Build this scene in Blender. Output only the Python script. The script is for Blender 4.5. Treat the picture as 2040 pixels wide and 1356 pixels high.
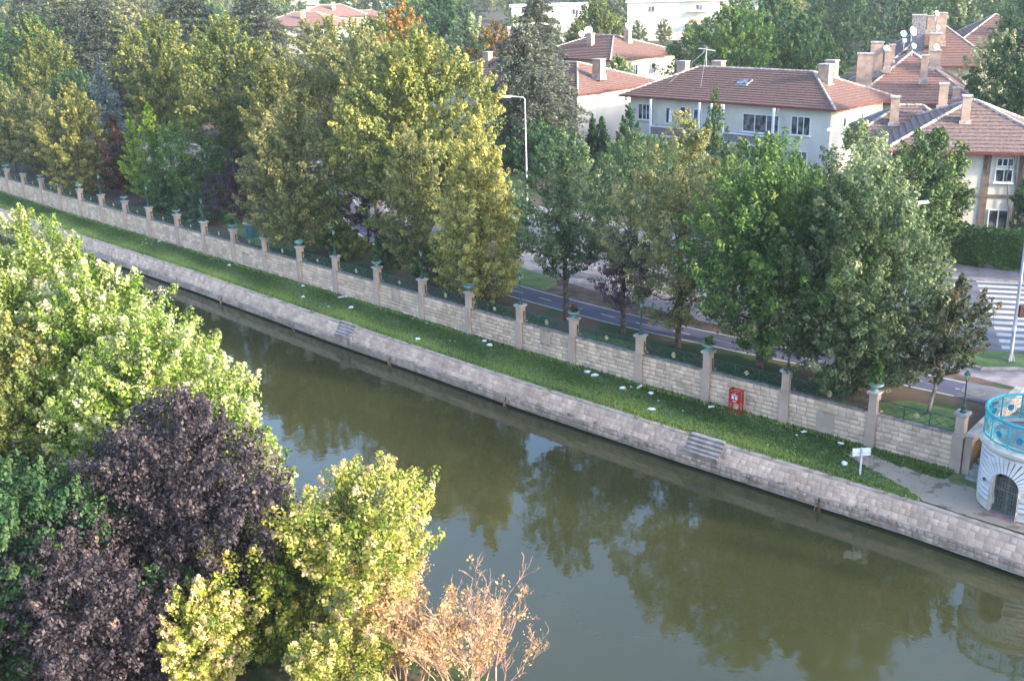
import bpy, math, random
import numpy as np
from mathutils import Matrix, Vector

S = bpy.context.scene
C = bpy.context.scene.collection
for o in list(bpy.data.objects): bpy.data.objects.remove(o)

# ---------------------------------------------------------------- camera, sky, sun, exposure
PITCH, ROLL = 0.3306, -0.02986
Fw = np.array([0, math.cos(PITCH), -math.sin(PITCH)]); Rt = np.array([1, 0, 0.]); Up = np.cross(Rt, Fw)
R2 = Rt*math.cos(ROLL)+Up*math.sin(ROLL); U2 = -Rt*math.sin(ROLL)+Up*math.cos(ROLL)
cam = bpy.data.cameras.new('camera'); cam.sensor_width = 36; cam.lens = 2136/2040*36
cam.clip_start = 0.5; cam.clip_end = 8000
co = bpy.data.objects.new('camera', cam); C.objects.link(co)
co.matrix_world = Matrix(((R2[0], U2[0], -Fw[0], 0), (R2[1], U2[1], -Fw[1], 0), (R2[2], U2[2], -Fw[2], 18.995), (0, 0, 0, 1)))
S.camera = co
S.view_settings.view_transform = 'Standard'; S.view_settings.look = 'None'
S.view_settings.gamma = 1; S.view_settings.exposure = 2.55; S.view_settings.use_curve_mapping = False
SUN_EL = math.radians(21); SUN_AZ = math.radians(-29)      # azimuth of the sun counted from +X
wd = bpy.data.worlds.new("World"); S.world = wd; wd.use_nodes = True
nt = wd.node_tree; sky = nt.nodes.new('ShaderNodeTexSky'); sky.sky_type = 'NISHITA'; sky.sun_disc = False
sky.sun_elevation = SUN_EL; sky.sun_rotation = math.pi/2-SUN_AZ
sky.air_density = 1.0; sky.dust_density = 2.2; sky.ozone_density = 2.8
bg = nt.nodes['Background']; bg.inputs[1].default_value = 0.15; nt.links.new(sky.outputs[0], bg.inputs[0])
sl = bpy.data.lights.new('sun', 'SUN'); sl.energy = 2.0; sl.angle = math.radians(2.5); sl.color = (1, .90, .74)
so = bpy.data.objects.new('sun', sl); C.objects.link(so)
sd = Vector((math.cos(SUN_AZ)*math.cos(SUN_EL), math.sin(SUN_AZ)*math.cos(SUN_EL), math.sin(SUN_EL)))
so.rotation_euler = sd.to_track_quat('Z', 'Y').to_euler(); so.location = (0, 0, 60)
S.cycles.max_bounces = 8; S.cycles.diffuse_bounces = 3; S.cycles.glossy_bounces = 3; S.cycles.transparent_max_bounces = 8
S.cycles.use_denoising = True

def haze():
    m = bpy.data.materials.new('haze_air'); m.use_nodes = True; nt = m.node_tree
    for n in list(nt.nodes):
        if n.type == 'BSDF_PRINCIPLED': nt.nodes.remove(n)
    v = nt.nodes.new('ShaderNodeVolumePrincipled'); v.inputs['Color'].default_value = (.86, .90, .96, 1); v.inputs['Density'].default_value = .00022; v.inputs['Anisotropy'].default_value = .2
    nt.links.new(v.outputs[0], nt.nodes['Material Output'].inputs['Volume'])
    x0, x1, y0, y1, z0, z1 = -520, 520, -60, 900, -2.7, 32
    V = [(x, y, z) for z in (z0, z1) for x, y in ((x0, y0), (x1, y0), (x1, y1), (x0, y1))]
    me = bpy.data.meshes.new('haze'); me.from_pydata(V, [], [(3, 2, 1, 0), (4, 5, 6, 7), (0, 1, 5, 4), (1, 2, 6, 5), (2, 3, 7, 6), (3, 0, 4, 7)]); me.materials.append(m)
    o = bpy.data.objects.new('haze', me); C.objects.link(o); o['kind'] = 'stuff'; o['label'] = 'thin warm morning haze softening the far trees and roofs'; o['category'] = 'haze'
haze()
# ---------------------------------------------------------------- frame along the canal
L0 = np.array([17.1821, 37.8881]); D_ = np.array([-0.706546, 0.707667]); N_ = np.array([-0.707667, -0.706546])
def W(t, s, z=0.0):                       # t: metres along the wall (away), s: metres towards the water
    p = L0+D_*t+N_*s; return (float(p[0]), float(p[1]), float(z))
ROTZ = math.atan2(-D_[1], -D_[0])         # local +X = -t, local +Y = away from the canal
BT = [(-60, -2.5), (-20, -.5), (0, 0), (7.5, .2), (15, .5), (25, .68), (35, .55), (55, .48), (80, .38), (92, .1), (130, -.9), (200, -4), (400, -20)]
ET = [(-60, 1.5), (-20, 2.9), (-4, 3.3), (0, 3.25), (4.6, 3.44), (10, 3.65), (20, 3.85), (35, 3.78), (51, 3.42), (62, 3.43), (78, 3.44), (92, 3.3), (130, 2.3), (200, -.8), (400, -17)]
def ip(tb, t): return float(np.interp(t, [a for a, b in tb], [b for a, b in tb]))
def bw(t): return ip(BT, t)
def ew(t): return ip(ET, t)

# ---------------------------------------------------------------- helpers
def link(o, parent=None):
    C.objects.link(o)
    if parent: o.parent = parent
    return o
def tag(o, label=None, cat=None, group=None, kind=None):
    if label: o['label'] = label
    if cat: o['category'] = cat
    if group: o['group'] = group
    if kind: o['kind'] = kind
    return o
def empty(name, loc, label, cat, group=None, rz=0.0):
    o = bpy.data.objects.new(name, None); C.objects.link(o); o.empty_display_size = .2
    o.location = loc; o.rotation_euler = (0, 0, rz); return tag(o, label, cat, group)
def npmesh(name, V, F, mat, parent=None, attr=None, smooth=False):
    V = np.asarray(V, np.float32); F = np.asarray(F, np.int32); k = F.shape[1]
    me = bpy.data.meshes.new(name); me.vertices.add(len(V)); me.vertices.foreach_set('co', V.ravel())
    me.loops.add(F.size); me.loops.foreach_set('vertex_index', F.ravel())
    me.polygons.add(len(F)); me.polygons.foreach_set('loop_start', np.arange(0, F.size, k, dtype=np.int32))
    if smooth: me.polygons.foreach_set('use_smooth', np.ones(len(F), bool))
    if attr is not None:
        a = me.attributes.new('tint', 'FLOAT', 'POINT'); a.data.foreach_set('value', np.asarray(attr, np.float32))
    me.update(calc_edges=True)
    if mat: me.materials.append(mat)
    return link(bpy.data.objects.new(name, me), parent)
class MB:
    def __init__(s): s.v = []; s.f = []
    def quad(s, *p):
        n = len(s.v); s.v += [tuple(q) for q in p]; s.f.append(tuple(range(n, n+len(p))))
    def hexa(s, b, t):                    # bottom ring, top ring (same winding, ccw from above)
        n = len(s.v); k = len(b); s.v += [tuple(q) for q in b]+[tuple(q) for q in t]
        s.f.append(tuple(n+i for i in reversed(range(k)))); s.f.append(tuple(n+k+i for i in range(k)))
        for i in range(k): s.f.append((n+i, n+(i+1) % k, n+k+(i+1) % k, n+k+i))
    def box(s, x0, x1, y0, y1, z0, z1, tf=None):
        b = [(x0, y0), (x1, y0), (x1, y1), (x0, y1)]
        B = [(x, y, z0) for x, y in b]; T = [(x, y, z1) for x, y in b]
        if tf: B = [tf(*p) for p in B]; T = [tf(*p) for p in T]
        s.hexa(B, T)
    def cbox(s, c, sx, sy, sz, tf=None): s.box(c[0]-sx/2, c[0]+sx/2, c[1]-sy/2, c[1]+sy/2, c[2]-sz/2, c[2]+sz/2, tf)
    def tube(s, pts, rad, n=6, cap=True):
        pts = [Vector(p) for p in pts]
        if not hasattr(rad, '__len__'): rad = [rad]*len(pts)
        base = len(s.v); ref = Vector((.31, .2, .93))
        for i, p in enumerate(pts):
            d = (pts[min(i+1, len(pts)-1)]-pts[max(i-1, 0)]).normalized()
            if abs(d.dot(ref)) > .97: ref = Vector((1, 0, 0))
            a = d.cross(ref).normalized(); b = d.cross(a)
            for k in range(n):
                th = 2*math.pi*k/n; s.v.append(tuple(p+(a*math.cos(th)+b*math.sin(th))*rad[i]))
        for i in range(len(pts)-1):
            for k in range(n):
                a0 = base+i*n+k; a1 = base+i*n+(k+1) % n; s.f.append((a0, a0+n, a1+n, a1))
        if cap:
            s.f.append(tuple(base+k for k in range(n))); s.f.append(tuple(base+(len(pts)-1)*n+k for k in reversed(range(n))))
    def lathe(s, c, prof, n=16, a0=0, a1=2*math.pi):
        base = len(s.v); full = abs(a1-a0-2*math.pi) < 1e-4; m = n if full else n+1
        for r, z in prof:
            for k in range(m):
                th = a0+(a1-a0)*k/n; s.v.append((c[0]+r*math.cos(th), c[1]+r*math.sin(th), c[2]+z))
        for i in range(len(prof)-1):
            for k in range(n):
                k2 = (k+1) % m; s.f.append((base+i*m+k, base+i*m+k2, base+(i+1)*m+k2, base+(i+1)*m+k))
    def build(s, name, mat, parent=None, smooth=False):
        me = bpy.data.meshes.new(name); me.from_pydata(s.v, [], s.f)
        if smooth:
            me.polygons.foreach_set('use_smooth', np.ones(len(me.polygons), bool))
            try: me.set_sharp_from_angle(angle=math.radians(40))
            except Exception: pass
        me.update(); me.materials.append(mat)
        return link(bpy.data.objects.new(name, me), parent)
def copy_tree(o, parent=None):
    c = o.copy(); C.objects.link(c)
    if parent: c.parent = parent
    for ch in list(o.children): copy_tree(ch, c)
    return c

# ---------------------------------------------------------------- materials
MT = {}
def mat(name, col, rough=.8, spec=.3, metal=0, var=.12, scale=3.0, bump=0.0, bscale=20., col2=None, detail=5, emit=None, distort=0., lo=.35, hi=.65, tint=0):
    if name in MT: return MT[name]
    m = bpy.data.materials.new(name); m.use_nodes = True; nt = m.node_tree; b = nt.nodes['Principled BSDF']
    b.inputs['Roughness'].default_value = rough; b.inputs['Metallic'].default_value = metal; b.inputs['Specular IOR Level'].default_value = spec
    tc = nt.nodes.new('ShaderNodeTexCoord'); g = nt.nodes.new('ShaderNodeNewGeometry')
    nz = nt.nodes.new('ShaderNodeTexNoise'); nz.inputs['Scale'].default_value = scale; nz.inputs['Detail'].default_value = detail
    nz.inputs['Distortion'].default_value = distort
    nt.links.new(g.outputs['Position'], nz.inputs['Vector'])
    r = nt.nodes.new('ShaderNodeValToRGB'); c2 = col2 or tuple(max(0, c*(1-var*2)) for c in col)
    r.color_ramp.elements[0].position = lo; r.color_ramp.elements[1].position = hi
    r.color_ramp.elements[0].color = (*c2, 1); r.color_ramp.elements[1].color = (*(tuple(min(1, c*(1+var)) for c in col) if not col2 else col), 1)
    nt.links.new(nz.outputs['Fac'], r.inputs[0]); nt.links.new(r.outputs[0], b.inputs['Base Color'])
    if bump:
        n2 = nt.nodes.new('ShaderNodeTexNoise'); n2.inputs['Scale'].default_value = bscale; n2.inputs['Detail'].default_value = 6
        nt.links.new(g.outputs['Position'], n2.inputs['Vector'])
        bp = nt.nodes.new('ShaderNodeBump'); bp.inputs['Strength'].default_value = bump; bp.inputs['Distance'].default_value = .05
        nt.links.new(n2.outputs['Fac'], bp.inputs['Height']); nt.links.new(bp.outputs[0], b.inputs['Normal'])
    if emit: b.inputs['Emission Color'].default_value = (*emit, 1); b.inputs['Emission Strength'].default_value = 1
    if tint:
        at = nt.nodes.new('ShaderNodeAttribute'); at.attribute_name = 'tint'; mr = nt.nodes.new('ShaderNodeMapRange'); mr.inputs[3].default_value = 1-tint; mr.inputs[4].default_value = 1+tint*.7
        hs = nt.nodes.new('ShaderNodeHueSaturation'); nt.links.new(at.outputs['Fac'], mr.inputs[0]); nt.links.new(mr.outputs[0], hs.inputs['Value']); nt.links.new(r.outputs[0], hs.inputs['Color'])
        n3 = nt.nodes.new('ShaderNodeTexNoise'); n3.inputs['Scale'].default_value = .35; n3.inputs['Detail'].default_value = 9; n3.inputs['Roughness'].default_value = .7; nt.links.new(g.outputs['Position'], n3.inputs['Vector'])
        r3 = nt.nodes.new('ShaderNodeValToRGB'); r3.color_ramp.elements[0].position = .50; r3.color_ramp.elements[1].position = .68; r3.color_ramp.elements[0].color = (0, 0, 0, 1); r3.color_ramp.elements[1].color = (.55, .55, .55, 1); nt.links.new(n3.outputs['Fac'], r3.inputs[0])
        mx = nt.nodes.new('ShaderNodeMix'); mx.data_type = 'RGBA'; nt.links.new(r3.outputs[0], mx.inputs[0]); nt.links.new(hs.outputs[0], mx.inputs[6]); mx.inputs[7].default_value = (*[c*.55 for c in col], 1)
        nt.links.new(mx.outputs[2], b.inputs['Base Color'])
    MT[name] = m; return m
def leafmat(name, stops, trans=.42, rough=.55, spec=.35):
    m = bpy.data.materials.new(name); m.use_nodes = True; nt = m.node_tree; b = nt.nodes['Principled BSDF']; out = nt.nodes['Material Output']
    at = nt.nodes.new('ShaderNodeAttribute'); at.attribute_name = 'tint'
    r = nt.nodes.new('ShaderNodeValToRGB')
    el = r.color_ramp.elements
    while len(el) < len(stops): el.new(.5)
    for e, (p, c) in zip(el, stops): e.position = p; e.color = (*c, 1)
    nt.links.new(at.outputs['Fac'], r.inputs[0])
    oi = nt.nodes.new('ShaderNodeObjectInfo'); hs = nt.nodes.new('ShaderNodeHueSaturation')
    mr = nt.nodes.new('ShaderNodeMapRange'); mr.inputs[3].default_value = .88; mr.inputs[4].default_value = 1.12
    nt.links.new(oi.outputs['Random'], mr.inputs[0]); nt.links.new(mr.outputs[0], hs.inputs['Value']); nt.links.new(r.outputs[0], hs.inputs['Color'])
    b.inputs['Roughness'].default_value = rough; b.inputs['Specular IOR Level'].default_value = spec
    nt.links.new(hs.outputs[0], b.inputs['Base Color'])
    tr = nt.nodes.new('ShaderNodeBsdfTranslucent'); nt.links.new(hs.outputs[0], tr.inputs['Color'])
    mx = nt.nodes.new('ShaderNodeMixShader'); mx.inputs[0].default_value = trans
    nt.links.new(b.outputs[0], mx.inputs[1]); nt.links.new(tr.outputs[0], mx.inputs[2]); nt.links.new(mx.outputs[0], out.inputs['Surface'])
    MT[name] = m; return m
stone = mat('wall_stone', (.66, .475, .345), .9, .2, var=.10, scale=1.6, bump=.5, bscale=14, tint=.22)
stone_s = mat('pillar_stone', (.46, .335, .265), .85, .2, var=.08, scale=1.1, bump=.12, bscale=30)
mortar = mat('mortar', (.40, .30, .24), .95, .1, var=.2, scale=3)
bank_st = mat('bank_stone', (.60, .42, .31), .9, .2, var=.10, scale=1.2, bump=.5, bscale=12, tint=.2)
bank_lo = mat('bank_stone_weathered', (.52, .38, .30), .9, .2, col2=(.28, .205, .16), scale=1.5, bump=.6, bscale=12, tint=.2)
concrete = mat('concrete', (.40, .36, .33), .9, .2, var=.18, scale=2.5, bump=.2)
dark_conc = mat('dark_concrete', (.05, .05, .045), .7, .3, var=.2)  # near-black concrete for the footing recessed under the toe lip
coping_m = mat('dark_coping', (.28, .23, .20), .9, .2, var=.2, scale=4)
soil = mat('soil', (.115, .08, .06), .95, .1, col2=(.045, .07, .03), scale=.35, bump=.6, bscale=9, lo=.42, hi=.55, detail=8)
grass_m = mat('lawn_grass', (.125, .185, .065), .9, .2, col2=(.07, .13, .045), scale=1.4, bump=.8, bscale=25, detail=8)
def lawn_patches():
    nt = grass_m.node_tree; b = nt.nodes['Principled BSDF']; src = b.inputs['Base Color'].links[0].from_socket
    g = nt.nodes.new('ShaderNodeNewGeometry'); n = nt.nodes.new('ShaderNodeTexNoise'); n.inputs['Scale'].default_value = .55; n.inputs['Detail'].default_value = 9; n.inputs['Roughness'].default_value = .65; nt.links.new(g.outputs['Position'], n.inputs['Vector'])
    r = nt.nodes.new('ShaderNodeValToRGB'); r.color_ramp.elements[0].position = .52; r.color_ramp.elements[1].position = .66; r.color_ramp.elements[1].color = (.8, .8, .8, 1); nt.links.new(n.outputs['Fac'], r.inputs[0])
    mx = nt.nodes.new('ShaderNodeMix'); mx.data_type = 'RGBA'; nt.links.new(r.outputs[0], mx.inputs[0]); nt.links.new(src, mx.inputs[6]); mx.inputs[7].default_value = (.21, .20, .10, 1); nt.links.new(mx.outputs[2], b.inputs['Base Color'])
lawn_patches()
asphalt = mat('asphalt', (.135, .135, .155), .9, .2, var=.16, scale=.5, bump=.15, bscale=60, detail=9)
track_m = mat('cycle_track', (.085, .085, .13), .9, .2, var=.08, scale=.5)
paint = mat('road_paint', (.40, .40, .41), .85, .2, col2=(.30, .30, .31), scale=5, detail=9, lo=.3, hi=.5)
paving = mat('paving', (.26, .23, .235), .9, .2, var=.12, scale=1.5, bump=.1)
green_met = mat('green_metal', (.012, .065, .052), .5, .5, var=.15, scale=4)
green_lat = mat('green_lattice', (.015, .085, .055), .5, .4, var=.15, scale=4)
turq = mat('turquoise_paint', (.03, .36, .40), .5, .4, col2=(.05, .22, .24), scale=4, lo=.3, hi=.55, detail=9)
turq_d = mat('turquoise_dark', (.01, .22, .36), .35, .5, var=.2, scale=5)
white_st = mat('white_stone', (.62, .60, .60), .85, .3, col2=(.46, .43, .40), scale=1.3, lo=.25, hi=.5, detail=9)
cream_st = mat('cream_stone', (.52, .48, .42), .85, .3, var=.08)
white_wall = mat('white_render', (.68, .625, .53), .9, .2, var=.05, scale=.7)
cream_wall = mat('cream_render', (.62, .57, .46), .9, .2, var=.05, scale=.7)
pink_wall = mat('pink_render', (.50, .30, .24), .9, .2, var=.06)
tile = mat('roof_tile', (.165, .098, .083), .9, .15, var=.12, scale=5, bump=.4, bscale=16)
tile_s = mat('salmon_roof_tile', (.235, .135, .11), .9, .15, var=.1, scale=5, bump=.4, bscale=16)
tile_b = mat('brown_roof_tile', (.19, .135, .12), .9, .15, var=.2, scale=6, bump=.5, bscale=14)
mort_l = mat('ridge_mortar', (.46, .38, .33), .9, .2, var=.2, scale=3)
chim = mat('chimney_render', (.42, .295, .23), .9, .2, var=.12, scale=2)
fascia = mat('fascia', (.16, .045, .04), .7, .3)
glass_m = mat('window_glass', (.16, .16, .17), .12, .7, col2=(.025, .03, .04), scale=1.6, lo=.45, hi=.6)
frame_w = mat('window_frame', (.78, .78, .78), .6, .3, var=.03)
frame_d = mat('brown_timber', (.20, .145, .12), .8, .2)
brick_g = mat('balcony_brick', (.27, .24, .24), .9, .2, var=.3, scale=9, detail=2)
grey_met = mat('grey_metal', (.50, .52, .55), .5, .5, var=.1)
dish_m = mat('dish_white', (.74, .74, .74), .5, .4, var=.04)
red_m = mat('red_paint', (.50, .02, .02), .45, .4, var=.1)
white_m = mat('white_plastic', (.80, .80, .80), .55, .4, var=.04, scale=9)
black_m = mat('black_plastic', (.03, .03, .035), .5, .4)
orange_m = mat('orange_plastic', (.5, .22, .05), .5, .4)
bottle_m = mat('clear_plastic', (.55, .62, .62), .25, .5, var=.1)
gold_m = mat('medallion_ochre', (.42, .36, .20), .6, .3, var=.2, scale=8)
bark = mat('bark', (.105, .08, .065), .95, .1, var=.3, scale=5, bump=.6, bscale=14)
bark_l = mat('pale_bark', (.26, .22, .20), .95, .1, var=.25, scale=5, bump=.4)
twig = mat('dry_twigs', (.44, .27, .19), .9, .1, var=.25, scale=4)
rust = mat('rust_stain', (.20, .08, .04), .9, .1, var=.3)
bin_m = mat('bin_teal', (.04, .14, .14), .5, .4)
LM = {}
LM['olive'] = leafmat('olive_leaves', [(0, (0.064, 0.090, 0.033)), (.5, (0.173, 0.192, 0.070)), (.85, (0.333, 0.307, 0.115)), (1, (0.461, 0.397, 0.154))])
LM['green'] = leafmat('green_leaves', [(0, (0.033, 0.081, 0.023)), (.5, (0.078, 0.163, 0.039)), (.85, (0.182, 0.260, 0.058)), (1, (0.286, 0.338, 0.091))])
LM['silver'] = leafmat('silver_green_leaves', [(0, (0.039, 0.081, 0.034)), (.5, (0.098, 0.156, 0.065)), (.85, (0.260, 0.299, 0.143)), (1, (0.442, 0.468, 0.260))])
LM['yellow'] = leafmat('yellowing_leaves', [(0, (.075, .095, .030)), (.45, (.20, .21, .055)), (.8, (.42, .38, .11)), (1, (.56, .50, .18))])
LM['ylgreen'] = leafmat('yellow_green_leaves', [(0, (.052, .082, .026)), (.5, (.150, .185, .050)), (.85, (.31, .31, .085)), (1, (.48, .43, .11))])
LM['lime'] = leafmat('lime_leaves', [(0, (.08, .15, .02)), (.5, (.24, .36, .04)), (1, (.46, .55, .09))], .5)
LM['purple'] = leafmat('purple_leaves', [(0, (.018, .010, .020)), (.5, (.055, .030, .055)), (1, (.16, .08, .11))], .2)
LM['maroon'] = leafmat('dark_maroon_leaves', [(0, (.016, .012, .016)), (.55, (.040, .030, .036)), (.9, (.092, .066, .066)), (1, (.18, .125, .095))], .12)
LM['rust'] = leafmat('rusty_leaves', [(0, (.04, .03, .02)), (.5, (.13, .07, .05)), (1, (.28, .13, .07))])
LM['cedar'] = leafmat('cedar_needles', [(0, (.060, .078, .055)), (.5, (.135, .155, .11)), (1, (.27, .28, .20))], .2)
LM['gcedar'] = leafmat('grey_cedar_needles', [(0, (.040, .056, .042)), (.5, (.085, .105, .078)), (1, (.16, .18, .13))], .15)
LM['spruce'] = leafmat('blue_spruce_needles', [(0, (.08, .11, .11)), (.5, (.17, .21, .21)), (1, (.34, .38, .38))], .15)
LM['thuja'] = leafmat('thuja_sprays', [(0, (0.027, 0.069, 0.020)), (.5, (0.075, 0.138, 0.035)), (1, (0.213, 0.250, 0.062))], .2)
LM['dark'] = leafmat('dark_green_leaves', [(0, (0.015, 0.050, 0.022)), (.5, (0.037, 0.100, 0.037)), (1, (0.106, 0.175, 0.056))])
LM['orange'] = leafmat('orange_leaves', [(0, (.10, .08, .02)), (.5, (.30, .19, .04)), (1, (.52, .27, .07))])
LM['linden'] = leafmat('silver_linden_leaves', [(0, (.045, .10, .012)), (.45, (.13, .22, .025)), (.72, (.34, .40, .09)), (.86, (.56, .55, .26)), (1, (.68, .64, .42))], .4)
LM['linden2'] = leafmat('yellow_linden_leaves', [(0, (.045, .09, .015)), (.45, (.16, .22, .03)), (.72, (.40, .38, .07)), (.86, (.60, .50, .18)), (1, (.66, .52, .30))], .4)
LM['teal'] = leafmat('blue_green_leaves', [(0, (.03, .075, .04)), (.6, (.08, .16, .08)), (1, (.20, .32, .10))])
LM['peach'] = leafmat('peach_dry_leaves', [(0, (.20, .15, .06)), (.6, (.50, .34, .14)), (1, (.66, .46, .24))], .4)
LM['conifb'] = leafmat('pine_needles', [(0, (.03, .05, .02)), (.5, (.07, .10, .035)), (1, (.16, .19, .06))], .15)
# ---------------------------------------------------------------- the setting
def sheet(name, quads, m, z=None, kind='structure'):
    b = MB()
    for q in quads: b.quad(*q)
    o = b.build(name, m); tag(o, kind=kind); return o
TT = [-60, -40, -25, -15]+[x for x in range(-10, 131, 3)]+[150, 175, 200, 300, 400]
FAR = 4000
ground_q = []
SS = [0, 2, 5, 9, 14, 20, 30, 50, 90, 160, 400, FAR]
TG = [-FAR, -600, -200]+TT+[800, FAR]
def bwx(t): return bw(max(-60, min(400, t)))
g = MB()
for i in range(len(TG)-1):
    for j in range(len(SS)-1):
        a, b_ = TG[i], TG[i+1]; s0, s1 = SS[j], SS[j+1]
        g.quad(W(a, bwx(a)-.33-s0, 1.35), W(a, bwx(a)-.33-s1, 1.35), W(b_, bwx(b_)-.33-s1, 1.35), W(b_, bwx(b_)-.33-s0, 1.35))
tag(g.build('ground', soil), kind='structure')
NB = 18.6                                  # near water edge runs at e(t)+NB-3.6 roughly
def ns(t): return ew(max(-60, min(400, t)))+18.3
g = MB()
for i in range(len(TG)-1):
    a, b_ = TG[i], TG[i+1]
    g.quad(W(a, ns(a)+.9, 1.35), W(b_, ns(b_)+.9, 1.35), W(b_, FAR, 1.35), W(a, FAR, 1.35))
tag(g.build('near_ground', soil), kind='structure')

# water
def water_mat():
    m = bpy.data.materials.new('canal_water'); m.use_nodes = True; nt = m.node_tree; b = nt.nodes['Principled BSDF']
    b.inputs['Roughness'].default_value = .035; b.inputs['IOR'].default_value = 1.55; b.inputs['Specular IOR Level'].default_value = .5
    g = nt.nodes.new('ShaderNodeNewGeometry'); n = nt.nodes.new('ShaderNodeTexNoise'); n.inputs['Scale'].default_value = .12; n.inputs['Detail'].default_value = 6
    nt.links.new(g.outputs['Position'], n.inputs['Vector']); r = nt.nodes.new('ShaderNodeValToRGB')
    r.color_ramp.elements[0].position = .35; r.color_ramp.elements[1].position = .7
    r.color_ramp.elements[0].color = (.032, .034, .014, 1); r.color_ramp.elements[1].color = (.042, .044, .018, 1)
    nt.links.new(n.outputs['Fac'], r.inputs[0]); nt.links.new(r.outputs[0], b.inputs['Base Color'])
    mp = nt.nodes.new('ShaderNodeMapping'); mp.inputs['Scale'].default_value = (1.2, 1.2, 1); nt.links.new(g.outputs['Position'], mp.inputs['Vector'])
    w = nt.nodes.new('ShaderNodeTexNoise'); w.inputs['Scale'].default_value = 1.6; w.inputs['Detail'].default_value = 3; nt.links.new(mp.outputs[0], w.inputs['Vector'])
    bp = nt.nodes.new('ShaderNodeBump'); bp.inputs['Strength'].default_value = .08; bp.inputs['Distance'].default_value = .05
    nt.links.new(w.outputs['Fac'], bp.inputs['Height']); nt.links.new(bp.outputs[0], b.inputs['Normal']); return m
g = MB()
for i in range(len(TT)-1):
    a, b_ = TT[i], TT[i+1]
    g.quad(W(a, ew(a)+.2, -1.25), W(b_, ew(b_)+.2, -1.25), W(b_, ns(b_)+.2, -1.25), W(a, ns(a)+.2, -1.25))
tag(g.build('water', water_mat()), kind='structure')

# lawns (a fine sheet with small swells)
def lawn(name, f0, f1, tl, z0, ns_=9, flip=False):
    rng = np.random.default_rng(5); ts = np.arange(tl[0], tl[1], .45); V = []; F = []
    for i, t in enumerate(ts):
        a, b_ = f0(t), f1(t)
        for j in range(ns_+1):
            k = j/ns_; V.append(W(t, a+(b_-a)*k, z0+(rng.normal(0, .012)+.03*math.sin(t*.7+j) if 0 < j < ns_ else 0)))
    m = ns_+1
    for i in range(len(ts)-1):
        for j in range(ns_): F.append((i*m+j, i*m+j+1, (i+1)*m+j+1, (i+1)*m+j) if not flip else (i*m+j, (i+1)*m+j, (i+1)*m+j+1, i*m+j+1))
    return npmesh(name, V, F, grass_m, smooth=True)
tag(lawn('lawn', lambda t: bw(t)-.3, lambda t: ew(t)+.02, (-25, 200), 0.0), kind='structure')
tag(lawn('near_lawn', lambda t: ns(t)+.5, lambda t: ns(t)+1.0, (-25, 130), 0.0), kind='structure')

# grass blades and tufts over the lawn
rng = np.random.default_rng(11)
def blades(n, t0, t1, f0, f1, h, z=.0, bias=None):
    t = t0+(t1-t0)*rng.random(n)**1.35; k = rng.random(n)
    if bias: k = k**bias
    a = np.array([f0(x) for x in t]); b_ = np.array([f1(x) for x in t]); s = a+(b_-a)*k
    ok = ~((t < 3.5) & (s > 1.0+.1*np.sin(t*7)) & (s < 3.0-.42*t+.12*np.sin(t*9)) & (rng.random(n) < .93)); t, k, s = t[ok], k[ok], s[ok]; n = len(t)
    p = L0[None]+D_[None]*t[:, None]+N_[None]*s[:, None]
    ph = rng.random(n)*6.28; w = .02+.02*rng.random(n); hh = h*(.5+rng.random(n)); ln = rng.normal(0, .05, (n, 2))
    V = np.zeros((n, 3, 3)); V[:, 0, :2] = p-np.c_[np.cos(ph), np.sin(ph)]*w[:, None]; V[:, 1, :2] = p+np.c_[np.cos(ph), np.sin(ph)]*w[:, None]
    V[:, 2, :2] = p+ln; V[:, :, 2] = z; V[:, 2, 2] = z+hh
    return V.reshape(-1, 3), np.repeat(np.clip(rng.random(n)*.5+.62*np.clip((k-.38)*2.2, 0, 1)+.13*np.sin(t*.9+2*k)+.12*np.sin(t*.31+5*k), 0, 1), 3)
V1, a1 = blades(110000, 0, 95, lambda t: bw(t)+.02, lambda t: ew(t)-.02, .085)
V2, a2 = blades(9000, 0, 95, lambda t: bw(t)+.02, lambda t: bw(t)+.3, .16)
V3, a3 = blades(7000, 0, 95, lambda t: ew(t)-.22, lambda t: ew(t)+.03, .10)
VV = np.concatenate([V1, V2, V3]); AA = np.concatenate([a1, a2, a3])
def tufts(n, f, h, seed, z, lean):
    r = np.random.default_rng(seed); V = []
    for q in range(n):
        t = r.uniform(0, 92); s_, zz = f(t, r); c = np.array(W(t, s_, zz)); m = r.integers(6, 18)
        for k in range(m):
            o = r.normal(0, .06, 2); hh = h*r.uniform(.4, 1.3); th = r.uniform(0, 6.28); w = .012
            p = c+[o[0], o[1], 0]; V += [p-[math.cos(th)*w, math.sin(th)*w, 0], p+[math.cos(th)*w, math.sin(th)*w, 0], p+[N_[0]*lean*hh+r.normal(0, .03), N_[1]*lean*hh+r.normal(0, .03), hh]]
    return np.array(V)
TF = tufts(70, lambda t, r: (ew(t)+.66, -.66), .16, 3, 0, .5); TF2 = tufts(60, lambda t, r: (ew(t)+.69, -1.1), .12, 4, 0, 1.2); TF3 = tufts(90, lambda t, r: (ew(t)+.05+.2*r.random(), .03), .13, 5, 0, .3)
WD = np.concatenate([TF, TF2, TF3])
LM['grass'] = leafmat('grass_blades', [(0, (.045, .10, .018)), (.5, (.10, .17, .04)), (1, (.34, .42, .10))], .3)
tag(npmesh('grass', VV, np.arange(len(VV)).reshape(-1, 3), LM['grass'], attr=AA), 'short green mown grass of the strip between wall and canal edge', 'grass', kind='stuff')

tag(npmesh('joint_weeds', WD, np.arange(len(WD)).reshape(-1, 3), LM['grass'], attr=np.repeat(np.random.default_rng(8).random(len(WD)//3), 3)), 'weeds sprouting from the joints of the canal embankment', 'weeds', kind='stuff')
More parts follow.
